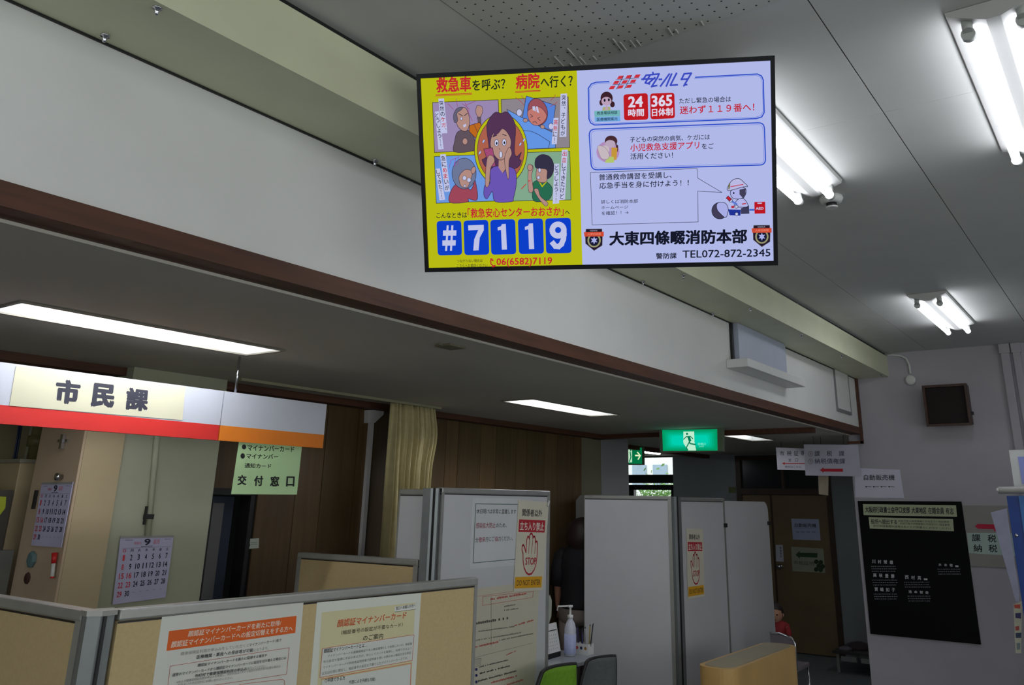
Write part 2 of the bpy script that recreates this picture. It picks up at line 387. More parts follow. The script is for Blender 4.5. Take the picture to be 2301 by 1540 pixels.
for y_ in (-3.6, -2.2, -.8, .6, 1.97): MB().box((X0-.08, y_-.02, .9), (X0-.03, y_+.03, 2.75)).build('window_frame', al, wn)
MB().box((X0-.08, -3.6, .9), (X0-.03, 2.0, .94)).box((X0-.08, -3.6, 2.71), (X0-.03, 2.0, 2.75)).build('window_frame', al, wn)
wn = struct('added_window_3', (1.2, Y0, 1.8))  # unseen side window band, added for more daylight in the hall
for x_ in (-3.6, -2.0, -.4, 1.2, 2.8, 4.4, 5.97): MB().box((x_-.02, Y0-.08, .9), (x_+.03, Y0-.03, 2.75)).build('window_frame', al, wn)
MB().box((-3.6, Y0-.08, .9), (6.0, Y0-.03, .94)).box((-3.6, Y0-.08, 2.71), (6.0, Y0-.03, 2.75)).build('window_frame', al, wn)
gls = bpy.data.materials.new('clear_glass'); gls.use_nodes = True; gt = gls.node_tree; gt.nodes.remove(gt.nodes['Principled BSDF'])
g1_, g2_, g3_ = gt.nodes.new('ShaderNodeBsdfTransparent'), gt.nodes.new('ShaderNodeBsdfGlossy'), gt.nodes.new('ShaderNodeMixShader')
g1_.inputs[0].default_value = (.96, .98, .98, 1); g2_.inputs['Roughness'].default_value = .03; g3_.inputs[0].default_value = .06
gt.links.new(g1_.outputs[0], g3_.inputs[1]); gt.links.new(g2_.outputs[0], g3_.inputs[2]); gt.links.new(g3_.outputs[0], gt.nodes['Material Output'].inputs[0]); _m['clear_glass'] = gls
wn = struct('window_1', (XD, 6.2, 0))
wz = [onX(1450, y, XD).z for y in (1018, 1067, 1086, 1090, 1101)]
MB().box((XD+.02, 5.71, LZ-.02), (XD+.1, 6.7, wz[0]+.0)).box((XD+.02, 5.71, wz[2]), (XD+.1, 6.7, wz[1])).box((XD+.02, 5.71, wz[4]), (XD+.1, 6.7, wz[3])).box((XD+.02, 5.71, 0), (XD+.1, 5.76, wz[3])).box((XD+.02, 6.38, 0), (XD+.1, 6.7, wz[3])).build('window_frame', frm, wn)
MB().box((XD+.06, 5.71, .9), (XD+.064, 6.7, 2.47)).build('glass_pane', mat('clear_glass', (255, 255, 255), .02, 0, trans=1), wn)
smesh('wall_far', MB().box((XD+.07, 3.42, 0), (XD+.15, 4.73, LZ)), jamb0)  # added backing behind the doors, blocks daylight leaking through the gaps
# far doors with transom
door_wood = mat('brown_painted_door', (116, 98, 68), .5, .1, 2.5)
jamb = mat('dark_jamb', (58, 42, 30), .5, .15)
dr = struct('door_2', (XD, 4.0, 0))
MB().box((XD-.02, 4.66, 0), (XD+.06, 4.73, 2.46)).box((XD-.02, 3.42, 0), (XD+.06, 3.49, 2.46)).box((XD-.025, 3.49, 1.94), (XD+.06, 4.66, 2.02)).box((XD-.02, 3.49, 2.40), (XD+.06, 4.66, 2.46)).box((XD-.02, 4.04, 2.02), (XD+.05, 4.08, 2.40)).build('door_frame', jamb, dr)
for a, b_ in ((3.49, 4.04), (4.08, 4.66)):
    MB().box((XD+.02, a, 2.02), (XD+.03, b_, 2.40)).build('transom_pane', mat('dark_pane', (40, 42, 44), .25, .05), dr)
d1 = MB().box((XD, 3.49, .01), (XD+.04, 4.235, 1.935)).build('door_leaf', door_wood, dr)
MB().box((XD+.01, 4.26, .01), (XD+.05, 4.66, 1.935)).build('door_leaf', door_wood, dr)
MB().box((XD-.004, 4.235, .01), (XD+.03, 4.262, 1.935)).build('door_edge', jamb, dr)
q = onX(1753, 1274, XD)
MB().lathe((XD+.002, q.y, q.z), (-1, 0, 0), [(0, .035), (.008, .035), (.01, .014), (.04, .014), (.045, .03), (.07, .03), (.075, .01)], 14).build('door_handle', chrome, d1)
# ------------------------------------------------------------------ lamps
def tube_mat(k, v, c=(245, 248, 255)): return emit('tube_'+k, c, v)
socket = mat('lamp_holder', (190, 192, 190), .4, .02)
def fuji(loc, label, key='hall', v=None):
    """inverted-ridge twin tube fitting fixed under the ceiling, 1.25 m long in x"""
    t = thing('ceiling_light', label, 'ceiling light', loc, 'twin-tube lights on the hall ceiling'); x, y, z = loc
    MB().prism([(x, y-.13, z-.002), (x, y+.13, z-.002), (x, y+.125, z-.018), (x, y+.02, z-.06), (x, y-.02, z-.06), (x, y-.125, z-.018)], (1.25, 0, 0)).build('lamp_body', mat('lamp_body_enamel', (186, 186, 184), .5, .02), t)
    for s in (-1, 1):
        a = MB().tube([(x+.045, y+s*.075, z-.082), (x+1.205, y+s*.075, z-.082)], .0165, 14).build('tube', tube_mat(key, v or TUBE_HALL), t)
        for e in (.03, 1.22):
            MB().tube([(x+e-.012, y+s*.075, z-.082), (x+e+.012, y+s*.075, z-.082)], .021, 12).box((x+e-.012, y+s*.075-.015, z-.08), (x+e+.012, y+s*.075+.015, z-.03)).build('lamp_holder', socket, t)
    return t
f1 = fuji((2.58, 1.085, CZ), 'twin-tube ceiling light half hidden behind the right edge of the screen')
dup(f1, (0, -.93, 0), 'bright twin-tube ceiling light in the top right corner of the picture')
dup(f1, (3.80, 0, 0), 'smaller far twin-tube ceiling light above the wooden speaker box')
dup(f1, (3.80, -2.8, 0), 'added twin-tube ceiling light near the far wall on the right, out of view')  # from here on, unseen fittings added to brighten the hall
dup(f1, (-3.6, -.93, 0), 'added unseen twin-tube ceiling light behind the viewer, nearer the counter')
dup(f1, (-3.6, 0, 0), 'added unseen twin-tube ceiling light behind the viewer beside the header wall')
dup(f1, (-1.2, -3.4, 0), 'added unseen twin-tube ceiling light behind the viewer on the right')
def recessed(h, label, key, v, cy=.35):
    x0, x1, y0, y1 = h; t = thing('recessed_light', label, 'ceiling light', (x0, y0, LZ), 'recessed lights in the office ceiling')
    i = .002; mb = MB(); z1 = LZ+.11
    mb.add([(x0+i,y0+i,LZ-.004),(x1-i,y0+i,LZ-.004),(x1-i,y1-i,LZ-.004),(x0+i,y1-i,LZ-.004),(x0+.02,y0+.04,z1),(x1-.02,y0+.04,z1),(x1-.02,y1-.04,z1),(x0+.02,y1-.04,z1)],
           [(4,5,6,7),(0,4,7,3),(1,2,6,5),(0,1,5,4),(3,7,6,2)])
    mb.build('reflector', white_enam, t)
    MB().box((x0-.012, y0-.012, LZ-.008), (x1+.012, y0+.004, LZ-.001)).box((x0-.012, y1-.004, LZ-.008), (x1+.012, y1+.012, LZ-.001)).box((x0-.012, y0+.004, LZ-.008), (x0+.004, y1-.004, LZ-.001)).box((x1-.004, y0+.004, LZ-.008), (x1+.012, y1-.004, LZ-.001)).build('rim', mat('office_rim', (120, 116, 104), .6, .02), t)
    yc = y0+(y1-y0)*cy
    MB().tube([(x0+.05, yc, LZ+.055), (x1-.09, yc, LZ+.055)], .0165, 14).build('tube', tube_mat(key, v), t)
    for e in (x0+.035, x1-.075): MB().tube([(e-.012, yc, LZ+.055), (e+.02, yc, LZ+.055)], .02, 12).build('lamp_holder', socket, t)
    return t
recessed(holes[0], 'recessed fluorescent light left of the picture, out of view', 'office', TUBE_OFFICE)
recessed(holes[1], 'long recessed fluorescent light above the red and white department sign', 'office', TUBE_OFFICE)
recessed(holes[2], 'recessed fluorescent light in the middle of the low ceiling, left of the exit sign', 'office', TUBE_OFFICE)
recessed(holes[3], 'small recessed light just right of the green exit sign', 'entry', TUBE_ENTRY)
t = thing('recessed_light', 'thin bright lamp strip just above the window, left of the exit sign', 'ceiling light', (9.92, 5.32, LZ))
MB().box((9.92, 5.30, LZ-.012), (10.6, 5.5, LZ-.002)).build('lamp_body', white_enam, t)
MB().tube([(9.95, 5.40, LZ-.03), (10.57, 5.40, LZ-.03)], .0165, 12).build('tube', tube_mat('entry', TUBE_ENTRY), t)
for e in (9.95, 10.57): MB().box((e-.012, 5.385, LZ-.045), (e+.012, 5.415, LZ-.01)).build('lamp_holder', socket, t)

# ------------------------------------------------------------------ information screen
TVS = 1.204
Ut = Vector((.4530198, -.8915, -.000876)).normalized(); Vt = Vector((-.328435, -.167809, .9295)).normalized(); Nt = Vector((-.8287965, -.420794, -.3688206)).normalized()
Tc = EYE+(Vector((1.8292451, 1.1141631, 2.6791850))-EYE)*TVS; hw, hh = .49*TVS, .28*TVS
tv = thing('wall_screen', 'large flat information screen hung under the ceiling showing a yellow and white emergency notice', 'screen', tuple(Tc))
def tvb(a0, a1, b0, b1, n0, n1, mb=None): return (mb or MB()).obox(Tc+Ut*a0+Vt*b0+Nt*n0, Ut*(a1-a0), Vt*(b1-b0), Nt*(n1-n0))
bz = mat('black_screen_bezel', (13, 13, 20), .45, .05, spec=.25)
bl, bt, bb_ = .0110*TVS, .0125*TVS, .0120*TVS
bx = tvb(-hw, hw, hh-bt, hh, -.03, .004); tvb(-hw, hw, -hh, -hh+bb_, -.03, .004, bx); tvb(-hw, -hw+bl, -hh+bb_, hh-bt, -.03, .004, bx); tvb(hw-bl, hw, -hh+bb_, hh-bt, -.03, .004, bx)
bx.build('bezel', bz, tv)
tvb(-hw+.002, hw-.002, -hh+.002, hh-.002, -.045, -.004).build('back_cover', bz, tv)
tvb(-.25, .25, -.2, .2, -.085, -.045).build('mount_plate', dark, tv)
q = Tc-Nt*.20; q = Vector((q.x, q.y, Tc.z))
MB().tube([(q.x, q.y, Tc.z-.05), (q.x, q.y, CZ)], .022, 12).build('hanging_pole', metal_grey, tv)
MB().obox(q+Vector((0,0,-.05))-Ut*.03, Ut*.06, Vector((0,0,.1)), (Tc-Nt*.085)-q).build('mount_arm', dark, tv)
z1 = zoom(920, 120, 5.479); z3 = zoom(1300, 120, 5.002)
S = Panel(Tc-Nt*.004, Nt, tv, glow, .00012)
WHITE = (176, 184, 232); YEL = (184, 186, 20); BK = (20, 24, 40); RED = (190, 40, 48); OUT = (50, 40, 60); SKIN = (176, 138, 128); LW = (190, 194, 228)
S.conv = lambda x, y: (x, y)
S.poly([(943.6, 172.5), (1732, 133), (1740, 587.5), (961.5, 604.5)], WHITE, 'screen_picture')
S.poly([(943.6, 172.5), (1296, 155.1), (1308.8, 597.2), (961.5, 604.5)], YEL, 'screen_picture')
S.conv = z1
S.text('救急車', (330, 485), (760, 468), (330, 298), RED, .03); S.cur = 'underline'; S.line([(325, 512), (768, 492)], 9, RED); S.line([(325, 526), (768, 506)], 6, RED); S.done(); S.acc = {}
S.text('を呼ぶ？', (775, 465), (1180, 445), (775, 325), (30, 45, 30), .02)
S.text('病院', (1310, 443), (1603, 432), (1310, 253), RED, .03); S.line([(1305, 468), (1610, 456)], 9, RED); S.line([(1305, 482), (1610, 468)], 6, RED)
S.text('へ行く？', (1615, 430), (2010, 410), (1615, 283), (30, 45, 30), .02)
def fr4(p, c):
    S.cur = 'picture_field'
    S.poly(p, c); S.line(p, 7, (60, 70, 30), 'print', True)
fr4([(285, 605), (1095, 572), (1115, 1190), (310, 1220)], (150, 134, 176))
fr4([(1130, 568), (1955, 535), (1975, 1160), (1150, 1195)], (140, 132, 140))
fr4([(308, 1270), (805, 1250), (1130, 1815), (332, 1846)], (106, 150, 222))
fr4([(1450, 1220), (1975, 1205), (1990, 1804), (1130, 1822)], (128, 166, 140))
S.cur = 'drawn_sick_child'
# sick child in bed
S.shape([(1440, 525), (1800, 640), (1760, 960), (1390, 800)], (84, 130, 214), OUT, 6, smooth=False)
S.shape([(1200, 690), (1500, 850), (1790, 985), (1800, 1165), (1450, 1180), (1300, 900)], (98, 148, 226), OUT, 6, smooth=False)
S.line([(1390, 950), (1500, 960), (1590, 1000), (1730, 1090), (1715, 1165)], 6, OUT)
S.ell(1580, 720, 120, 165, (150, 80, 90), -.25, OUT)
S.shape([(1468, 700), (1600, 660), (1690, 760), (1650, 850), (1570, 890), (1500, 860), (1460, 780)], (190, 120, 112), OUT, 5)
S.poly([(1515, 655), (1545, 650), (1560, 715), (1520, 700)], LW); S.poly([(1558, 655), (1580, 655), (1600, 735), (1572, 725)], LW)
S.line([(1490, 750), (1520, 775), (1490, 790)], 6, OUT); S.line([(1610, 785), (1580, 800), (1612, 830)], 6, OUT); S.line([(1520, 850), (1550, 838), (1575, 865)], 6, OUT)
S.ell(1430, 825, 28, 24, SKIN, 0, OUT, 5); S.ell(1640, 905, 28, 24, SKIN, .4, OUT, 5)
S.ell(1355, 730, 34, 44, LW, 0, OUT, 5); S.ell(1745, 900, 30, 38, LW, 0, OUT, 5)
for a, b_ in (((1310, 545), (1410, 640)), ((1380, 520), (1420, 600)), ((1800, 510), (1740, 580)), ((1820, 600), (1730, 660))): S.line([a, ((a[0]+b_[0])/2+12, (a[1]+b_[1])/2), b_], 6, (170, 60, 70))
S.cur = 'drawn_man'
# man hit by a falling box
S.shape([(560, 1215), (560, 1090), (590, 980), (660, 945), (760, 960), (800, 1040), (805, 1190)], (96, 82, 92), OUT, 6)
S.poly([(835, 780), (885, 770), (890, 890), (850, 880)], (96, 82, 92))
S.shape([(820, 720), (835, 650), (865, 645), (900, 665), (905, 720), (880, 780), (845, 780)], SKIN, OUT, 5)
S.shape([(575, 790), (600, 700), (690, 670), (735, 760), (745, 860), (715, 950), (660, 955), (600, 900)], SKIN, OUT, 6)
S.shape([(560, 850), (548, 760), (590, 680), (660, 665), (640, 700), (590, 740), (600, 830)], (100, 96, 118), OUT, 5)
S.line([(610, 745), (660, 770)], 8, OUT); S.line([(680, 770), (720, 740)], 8, OUT); S.ell(645, 805, 14, 20, LW, 0, OUT, 4); S.poly([(665, 885), (700, 868), (705, 895), (675, 915)], LW)
S.ell(690, 1085, 32, 40, SKIN, 0, OUT, 5)
S.shape([(745, 890), (870, 850), (920, 945), (820, 1045), (740, 960)], (186, 104, 32), OUT, 6, smooth=False); S.line([(800, 875), (860, 1000)], 5, OUT)
for a, b_ in (((480, 620), (545, 690)), ((585, 560), (598, 660)), ((655, 620), (745, 690)), ((700, 640), (820, 590)), ((720, 700), (780, 830)), ((690, 610), (740, 720))): S.line([a, b_], 5, (150, 60, 110))
S.cur = 'drawn_old_woman'
# dizzy old woman
S.shape([(505, 1835), (520, 1690), (600, 1600), (700, 1630), (760, 1680), (800, 1590), (790, 1500), (810, 1540), (845, 1720), (830, 1810), (730, 1790), (722, 1830)], (156, 70, 90), OUT, 6)
S.ell(680, 1480, 148, 190, (108, 118, 150), 0, OUT, 6)
S.shape([(625, 1500), (700, 1430), (780, 1460), (760, 1560), (720, 1650), (650, 1640), (620, 1570)], SKIN, OUT, 5)
for cx, cy in ((685, 1535), (740, 1560)): S.ell(cx, cy, 24, 28, LW, 0, OUT, 4)
S.ell(690, 1632, 12, 16, LW, 0, OUT, 4); S.ell(795, 1440, 28, 44, SKIN, .3, OUT, 5)
for cx, cy, r in ((540, 1350, 40), (590, 1330, 25)): S.line([(cx-r, cy+60), (cx-r*.6, cy-30), (cx+r, cy-60), (cx+r*.4, cy+40)], 5, (150, 60, 150))
S.cur = 'drawn_boy'
# boy with a cut arm
S.shape([(1535, 1815), (1525, 1620), (1560, 1570), (1640, 1560), (1720, 1600), (1765, 1680), (1720, 1800)], (40, 106, 80), OUT, 6)
S.line([(1610, 1590), (1640, 1640), (1690, 1580)], 14, YEL)
S.shape([(1470, 1680), (1465, 1500), (1480, 1380), (1520, 1380), (1530, 1420), (1510, 1510), (1530, 1680), (1500, 1715)], SKIN, OUT, 5)
S.ell(1490, 1405, 32, 40, SKIN, 0, OUT, 5); S.line([(1465, 1575), (1492, 1568)], 9, RED); S.line([(1440, 1610), (1385, 1670)], 9, RED)
S.shape([(1575, 1560), (1565, 1480), (1590, 1400), (1700, 1400), (1710, 1500), (1690, 1580), (1620, 1590)], SKIN, OUT, 5)
S.shape([(1600, 1420), (1555, 1400), (1560, 1300), (1640, 1245), (1740, 1280), (1785, 1390), (1760, 1500), (1700, 1545), (1700, 1440), (1640, 1420)], (52, 48, 70), OUT, 5)
S.ell(1608, 1440, 16, 28, LW, 0, OUT, 4); S.ell(1595, 1530, 18, 20, LW, 0, OUT, 4)
S.shape([(1540, 1680), (1590, 1670), (1620, 1760), (1710, 1840), (1680, 1880), (1600, 1790)], SKIN, OUT, 5)
S.cur = 'drawn_woman'
# worried woman in the ring
S.ell(1135, 1190, 325, 440, YEL, 0, OUT, 7, n=48); S.ell(1135, 1190, 288, 395, (170, 96, 76), 0, OUT, 6, n=48)
S.shape([(960, 910), (1000, 800), (1070, 728), (1140, 742), (1200, 722), (1270, 790), (1315, 920), (1300, 1200), (1330, 1270), (1385, 1220), (1360, 1300), (1385, 1330), (1310, 1420), (1000, 1430), (905, 1320), (940, 1290), (990, 1200)], (84, 52, 84), OUT, 6)
S.shape([(1010, 1430), (1110, 1390), (1160, 1470), (1220, 1400), (1310, 1440), (1325, 1600), (1290, 1780), (1265, 1825), (1065, 1825), (1030, 1700), (965, 1790), (925, 1740), (940, 1620), (1000, 1600)], (106, 84, 178), OUT, 6)
S.poly([(1110, 1290), (1180, 1290), (1200, 1410), (1155, 1475), (1105, 1405)], SKIN)
S.shape([(1005, 1110), (1040, 990), (1155, 930), (1235, 1010), (1260, 1120), (1200, 1270), (1130, 1315), (1065, 1270), (1025, 1190)], SKIN, OUT, 6)
S.poly([(1030, 1040), (1060, 960), (1155, 925), (1110, 985)], (84, 52, 84))
for cx, cy in ((1082, 1105), (1176, 1098)): S.ell(cx, cy, 25, 42, (200, 205, 235), 0, OUT, 5); S.ell(cx+2, cy+5, 10, 18, BK)
S.line([(1040, 1030), (1085, 1010)], 9, OUT); S.line([(1155, 1000), (1200, 1015)], 9, OUT); S.ell(1135, 1248, 18, 42, (200, 205, 235), 0, OUT, 5); S.line([(1115, 1170), (1125, 1188)], 5, OUT)
S.shape([(925, 1180), (1035, 1165), (1072, 1390), (1000, 1400)], (160, 74, 118), OUT, 6, smooth=False)
S.shape([(945, 1620), (960, 1340), (990, 1260), (1040, 1270), (1060, 1330), (1010, 1420), (990, 1620)], SKIN, OUT, 5)
S.shape([(1215, 1530), (1180, 1310), (1220, 1180), (1250, 1165), (1270, 1240), (1235, 1330), (1235, 1520)], SKIN, OUT, 5)
for cx, cy in ((925, 1085), (1375, 1120), (880, 1225), (1420, 1070)): S.ell(cx, cy, 11, 24, (170, 190, 240), .5, OUT, 3)
S.done(); S.acc = {}; S.cur = 'caption_strip'
# captions on white strips
for q4 in ([(372,565),(440,560),(482,985),(412,990)], [(330,722),(378,716),(437,1180),(372,1186)], [(1868,505),(1948,500),(1938,1030),(1855,1035)], [(1782,802),(1842,798),(1822,1120),(1758,1122)],
           [(393,1246),(462,1243),(518,1700),(448,1705)], [(338,1422),(392,1416),(455,1800),(385,1808)], [(1885,1190),(1957,1187),(1922,1800),(1845,1806)], [(1790,1362),(1852,1358),(1850,1845),(1772,1850)]):
    S.poly(q4, LW); S.done(); S.acc = {}
S.vtext('突然のケガ、', (405, 585), (450, 985), 52, BK, .01, (3, 4)); S.vtext('どうしよう！！', (353, 735), (408, 1175), 42, BK)
S.vtext('突然、子どもが', (1908, 515), (1895, 1020), 52, BK); S.vtext('高熱に！', (1812, 815), (1790, 1110), 48, BK, .01, (0, 1))
S.vtext('急にめまいが', (428, 1258), (483, 1690), 52, BK, .01, (2, 3)); S.vtext('してきた！！', (365, 1430), (420, 1795), 46, BK)
S.vtext('出血してきたけど', (1920, 1200), (1884, 1795), 50, BK, .01, (0, 1)); S.vtext('どうしよう！！', (1822, 1375), (1811, 1840), 44, BK)
S.cur = 'number_tile'
y2 = 1424.5
S.text('こんなときは', (350, 605+y2), (722, 597+y2), (350, 535+y2), BK, .012); S.text('「救急安心センターおおさか」', (732, 600+y2), (1905, 575+y2), (730, 482+y2), RED, .02); S.text('へ', (1922, 558+y2), (1980, 553+y2), (1922, 512+y2), BK, .015)
for q4 in ([(350,638),(652,630),(664,1052),(366,1060)], [(680,632),(982,622),(996,1048),(692,1056)], [(1008,624),(1312,614),(1326,1042),(1020,1050)], [(1345,612),(1652,604),(1666,1036),(1360,1042)], [(1680,606),(1992,597),(2003,1028),(1692,1036)]):
    S.rrect([(a, b_+y2) for a, b_ in q4], 45, (12, 62, 200))
for p in ([(475,690),(500,690),(480,1002),(455,1002)], [(532,690),(557,690),(540,1000),(515,1000)], [(430,752),(595,750),(592,815),(430,817)], [(422,875),(587,872),(584,937),(422,940)]): S.poly([(a, b_+y2) for a, b_ in p], LW)
S.poly([(a, b_+y2) for a, b_ in [(738,690),(928,682),(930,750),(880,840),(866,995),(800,998),(812,860),(862,745),(740,752)]], LW)
for dx, dy in ((0, 0), (333, -7)): S.poly([(a+dx, b_+y2+dy) for a, b_ in [(1150,675),(1198,672),(1213,986),(1150,988),(1140,745),(1100,752),(1098,715),(1140,700)]], LW)
S.line([(1838+70*math.cos(i*.2618), 748+y2+70*math.sin(i*.2618)) for i in range(24)], 66, LW, 'print', True)
S.line([(1908, 748+y2), (1911, 800+y2), (1903, 860+y2), (1880, 918+y2), (1845, 950+y2), (1805, 945+y2), (1772, 905+y2)], 64, LW)
S.text('つながらない場合は', (600, 1147+y2), (915, 1140+y2), (600, 1107+y2), (50, 56, 30), .005); S.text('こちらへお電話ください', (600, 1207+y2), (975, 1200+y2), (600, 1164+y2), (50, 56, 30), .005)
S.text('06(6582)7119', (1085, 1203+y2), (1765, 1190+y2), (1085, 1092+y2), RED, .02); S.line([(a, b_+y2) for a, b_ in [(1030,1098),(1012,1125),(1020,1165),(1058,1196)]], 13, RED); S.line([(a, b_+y2) for a, b_ in [(1015,1100),(1042,1120)]], 18, RED); S.line([(a, b_+y2) for a, b_ in [(1038,1195),(1068,1182)]], 18, RED)
S.cur = 'blue_frame'
# right half
S.conv = z3; BL_ = (40, 76, 196)
A = [(345, 325), (205, 332), (150, 350), (115, 400), (122, 740), (140, 785), (185, 810), (1990, 738), (2050, 720), (2078, 670), (2068, 310), (2048, 262), (2000, 240), (1310, 277)]
S.line(A, 13, BL_); S.line([(a+12 if a < 1000 else a-12, b_+(14 if b_ < 600 else -14)) for a, b_ in A], 5, (90, 120, 220))
B4 = [(122, 858), (2078, 782), (2095, 1215+40), (150, 1312)]
S.rrect(B4, 70, BL_, stroke=13); S.rrect([(142, 878), (2060, 802), (2078, 1238), (168, 1292)], 60, (90, 120, 220), stroke=4)
for r_ in range(3):
    for c_ in range(3):
        x = 448-r_*46+c_*94; y = 262+r_*57-c_*7; S.poly([(x+8, y), (x+64, y-4), (x+42, y+32), (x-14, y+36)], (200, 50, 62))
for a in (508, 600): S.line([(a, 262-(a-508)*.07), (a-78, 408-(a-508)*.07)], 6, BK)
for b_ in (298, 355): S.line([(420-(b_-298)*.6, b_+8), (680-(b_-298)*.6, b_-14)], 5, BK)
S.cur = 'logo'
LB = (58, 74, 190)
for st in ([(835,222),(840,250)], [(725,305),(760,255),(905,240),(885,285),(820,385)], [(712,300),(860,292)], [(800,262),(750,340),(800,352)], [(860,280),(780,350)], [(880,370),(830,378)], [(905,302),(935,300)], [(1020,240),(920,378)], [(985,378),(1045,240)], [(1100,232),(1030,368),(1110,362)], [(1155,300),(1185,240),(1265,232),(1180,375)], [(1150,302),(1215,298)], [(1195,362),(1215,360)]):
    S.line(st, 19, LB)
S.cur = 'drawn_operator'
S.ell(320, 510, 68, 72, (60, 34, 44)); S.ell(262, 560, 22, 34, (60, 34, 44)); S.ell(385, 580, 26, 34, (60, 34, 44))
S.ell(318, 545, 56, 48, (188, 160, 186)); S.ell(298, 535, 11, 17, BK); S.ell(345, 530, 11, 17, BK)
S.poly([(270, 650), (280, 610), (360, 605), (365, 648)], (170, 172, 120)); S.poly([(300, 640), (320, 575), (340, 640)], (188, 160, 186))
S.poly([(182, 655), (468, 642), (470, 712), (186, 722)], (112, 178, 184)); S.poly([(186, 724), (470, 714), (474, 768), (190, 778)], (112, 168, 226))
S.text('救急電話相談', (212, 698), (440, 688), (212, 660), (24, 44, 60), .012); S.text('医療機関案内', (212, 768), (440, 760), (212, 730), (24, 44, 60), .012)
S.cur = 'red_tile'
S.rrect([(508, 470), (778, 455), (785, 750), (515, 760)], 34, (188, 26, 34)); S.rrect([(805, 460), (1075, 450), (1082, 735), (810, 748)], 34, (188, 26, 34))
S.text('24', (560, 615), (725, 610), (560, 492), (220, 214, 235), .03); S.text('時間', (560, 718), (737, 712), (560, 634), (220, 214, 235), .025)
S.text('365', (820, 612), (1052, 596), (820, 486), (220, 214, 235), .03); S.text('日体制', (825, 716), (1060, 704), (825, 628), (220, 214, 235), .025)
S.text('ただし緊急の場合は', (1130, 575), (1705, 552), (1130, 512), BK, .008); S.text('迷わず１１９番へ！', (1135, 692), (1965, 655), (1135, 602), (190, 28, 44), .014)
S.cur = 'drawn_mother'
S.ell(335, 1110, 128, 118, (176, 140, 188)); S.ell(370, 990, 70, 62, (70, 42, 50)); S.poly([(425, 1020), (450, 1040), (445, 1110), (425, 1100)], (70, 42, 50))
S.ell(360, 1022, 58, 44, (184, 164, 186)); S.ell(300, 1085, 52, 46, (196, 184, 190)); S.poly([(375, 1060), (440, 1065), (430, 1200), (372, 1200)], (196, 150, 60)); S.poly([(305, 1215), (345, 1160), (400, 1165), (405, 1230), (305, 1232)], (176, 196, 110)); S.shape([(220, 1050), (300, 1060), (350, 1140), (330, 1190), (260, 1180)], (196, 184, 190), (120, 90, 110), 3)
S.text('子どもの突然の病気、ケガには', (580, 1005), (1470, 974), (580, 943), BK, .008); S.text('小児救急支援アプリ', (585, 1107), (1352, 1076), (585, 1022), (190, 24, 44), .014); S.text('をご', (1382, 1078), (1515, 1073), (1380, 1018), BK, .01); S.text('活用ください！', (585, 1197), (1058, 1180), (585, 1128), BK, .01)
S.cur = 'speech_balloon'
y4 = 1250.5; sh = lambda L: [(a, b_+y4) for a, b_ in L]
S.line(sh([(140, 90), (1328, 45), (1332, 150), (1605, 312), (1335, 297), (1340, 640), (160, 673), (140, 90)]), 5, BK)
def t4(s_, bl, br, tl, c=BK, b=.01): S.text(s_, (bl[0], bl[1]+y4), (br[0], br[1]+y4), (tl[0], tl[1]+y4), c, b)
t4('普通救命講習を受講し、', (235, 178), (1045, 150), (235, 108)); t4('応急手当を身に付けよう！！', (240, 273), (1235, 238), (240, 202))
t4('詳しくは消防本部', (258, 438), (668, 430), (258, 394), BK, .006); t4('ホームページ', (262, 498), (560, 492), (262, 464), BK, .006); t4('を確認！！→', (265, 566), (565, 555), (265, 522), BK, .006)
t4('大東四條畷消防本部', (350, 906), (1885, 878), (350, 748), BK, .035); t4('警防課', (870, 1055), (1100, 1048), (870, 988), BK, .02); t4('TEL072-872-2345', (1165, 1042), (2145, 1024), (1165, 958), BK, .012)
S.cur = 'drawn_first_aid'
# first aid drawing
S.ell(1580, 515+y4, 88, 92, (66, 62, 88), 0, BK, 6); S.shape(sh([(1555, 430), (1640, 430), (1675, 500), (1650, 590), (1600, 560), (1550, 500)]), (168, 172, 228), BK, 6)
S.poly(sh([(1675, 500), (1815, 505), (1810, 570), (1690, 565)]), (30, 50, 150)); S.poly(sh([(1815, 490), (1905, 455), (1910, 548), (1815, 552)]), (60, 60, 90)); S.line(sh([(1915, 505), (1965, 505)]), 20, (60, 100, 200))
S.ell(1768, 552+y4, 18, 18, LW, 0, BK, 5); S.poly(sh([(1965, 418), (2085, 415), (2088, 545), (1968, 548)]), (186, 22, 36)); t4('AED', (1980, 505), (2068, 503), (1980, 476), LW, .03); S.line(sh([(2003, 432), (2045, 431)]), 12, LW)
S.shape(sh([(1700, 300), (1720, 370), (1790, 385), (1860, 350), (1868, 270), (1780, 250)]), (172, 176, 230), BK, 6); S.poly(sh([(1800, 280), (1868, 265), (1868, 340), (1845, 380), (1800, 335)]), (66, 62, 88))
S.shape(sh([(1670, 290), (1690, 210), (1740, 165), (1800, 160), (1850, 200), (1890, 245), (1840, 250)]), (184, 184, 226), BK, 6); S.line(sh([(1700, 248), (1840, 222)]), 9, (190, 60, 80)); S.line(sh([(1688, 215), (1682, 268)]), 16, (110, 108, 60))
S.ell(1735, 318+y4, 9, 11, BK); S.shape(sh([(1740, 460), (1780, 390), (1850, 385), (1895, 465), (1800, 475)]), (176, 180, 232), BK, 6); S.line(sh([(1830, 440), (1870, 435)]), 12, RED)
S.line(sh([(1700, 400), (1770, 445)]), 22, (90, 120, 210)); S.ell(1700, 400+y4, 20, 20, LW, 0, BK, 5); S.shape(sh([(1650, 375), (1672, 350), (1712, 385), (1690, 408)]), (190, 30, 50), BK, 5, smooth=False); S.ell(1765, 470+y4, 18, 18, LW, 0, BK, 5); S.poly(sh([(1708, 462), (1740, 460), (1740, 485), (1708, 486)]), (180, 30, 50))
S.cur = 'emblem'
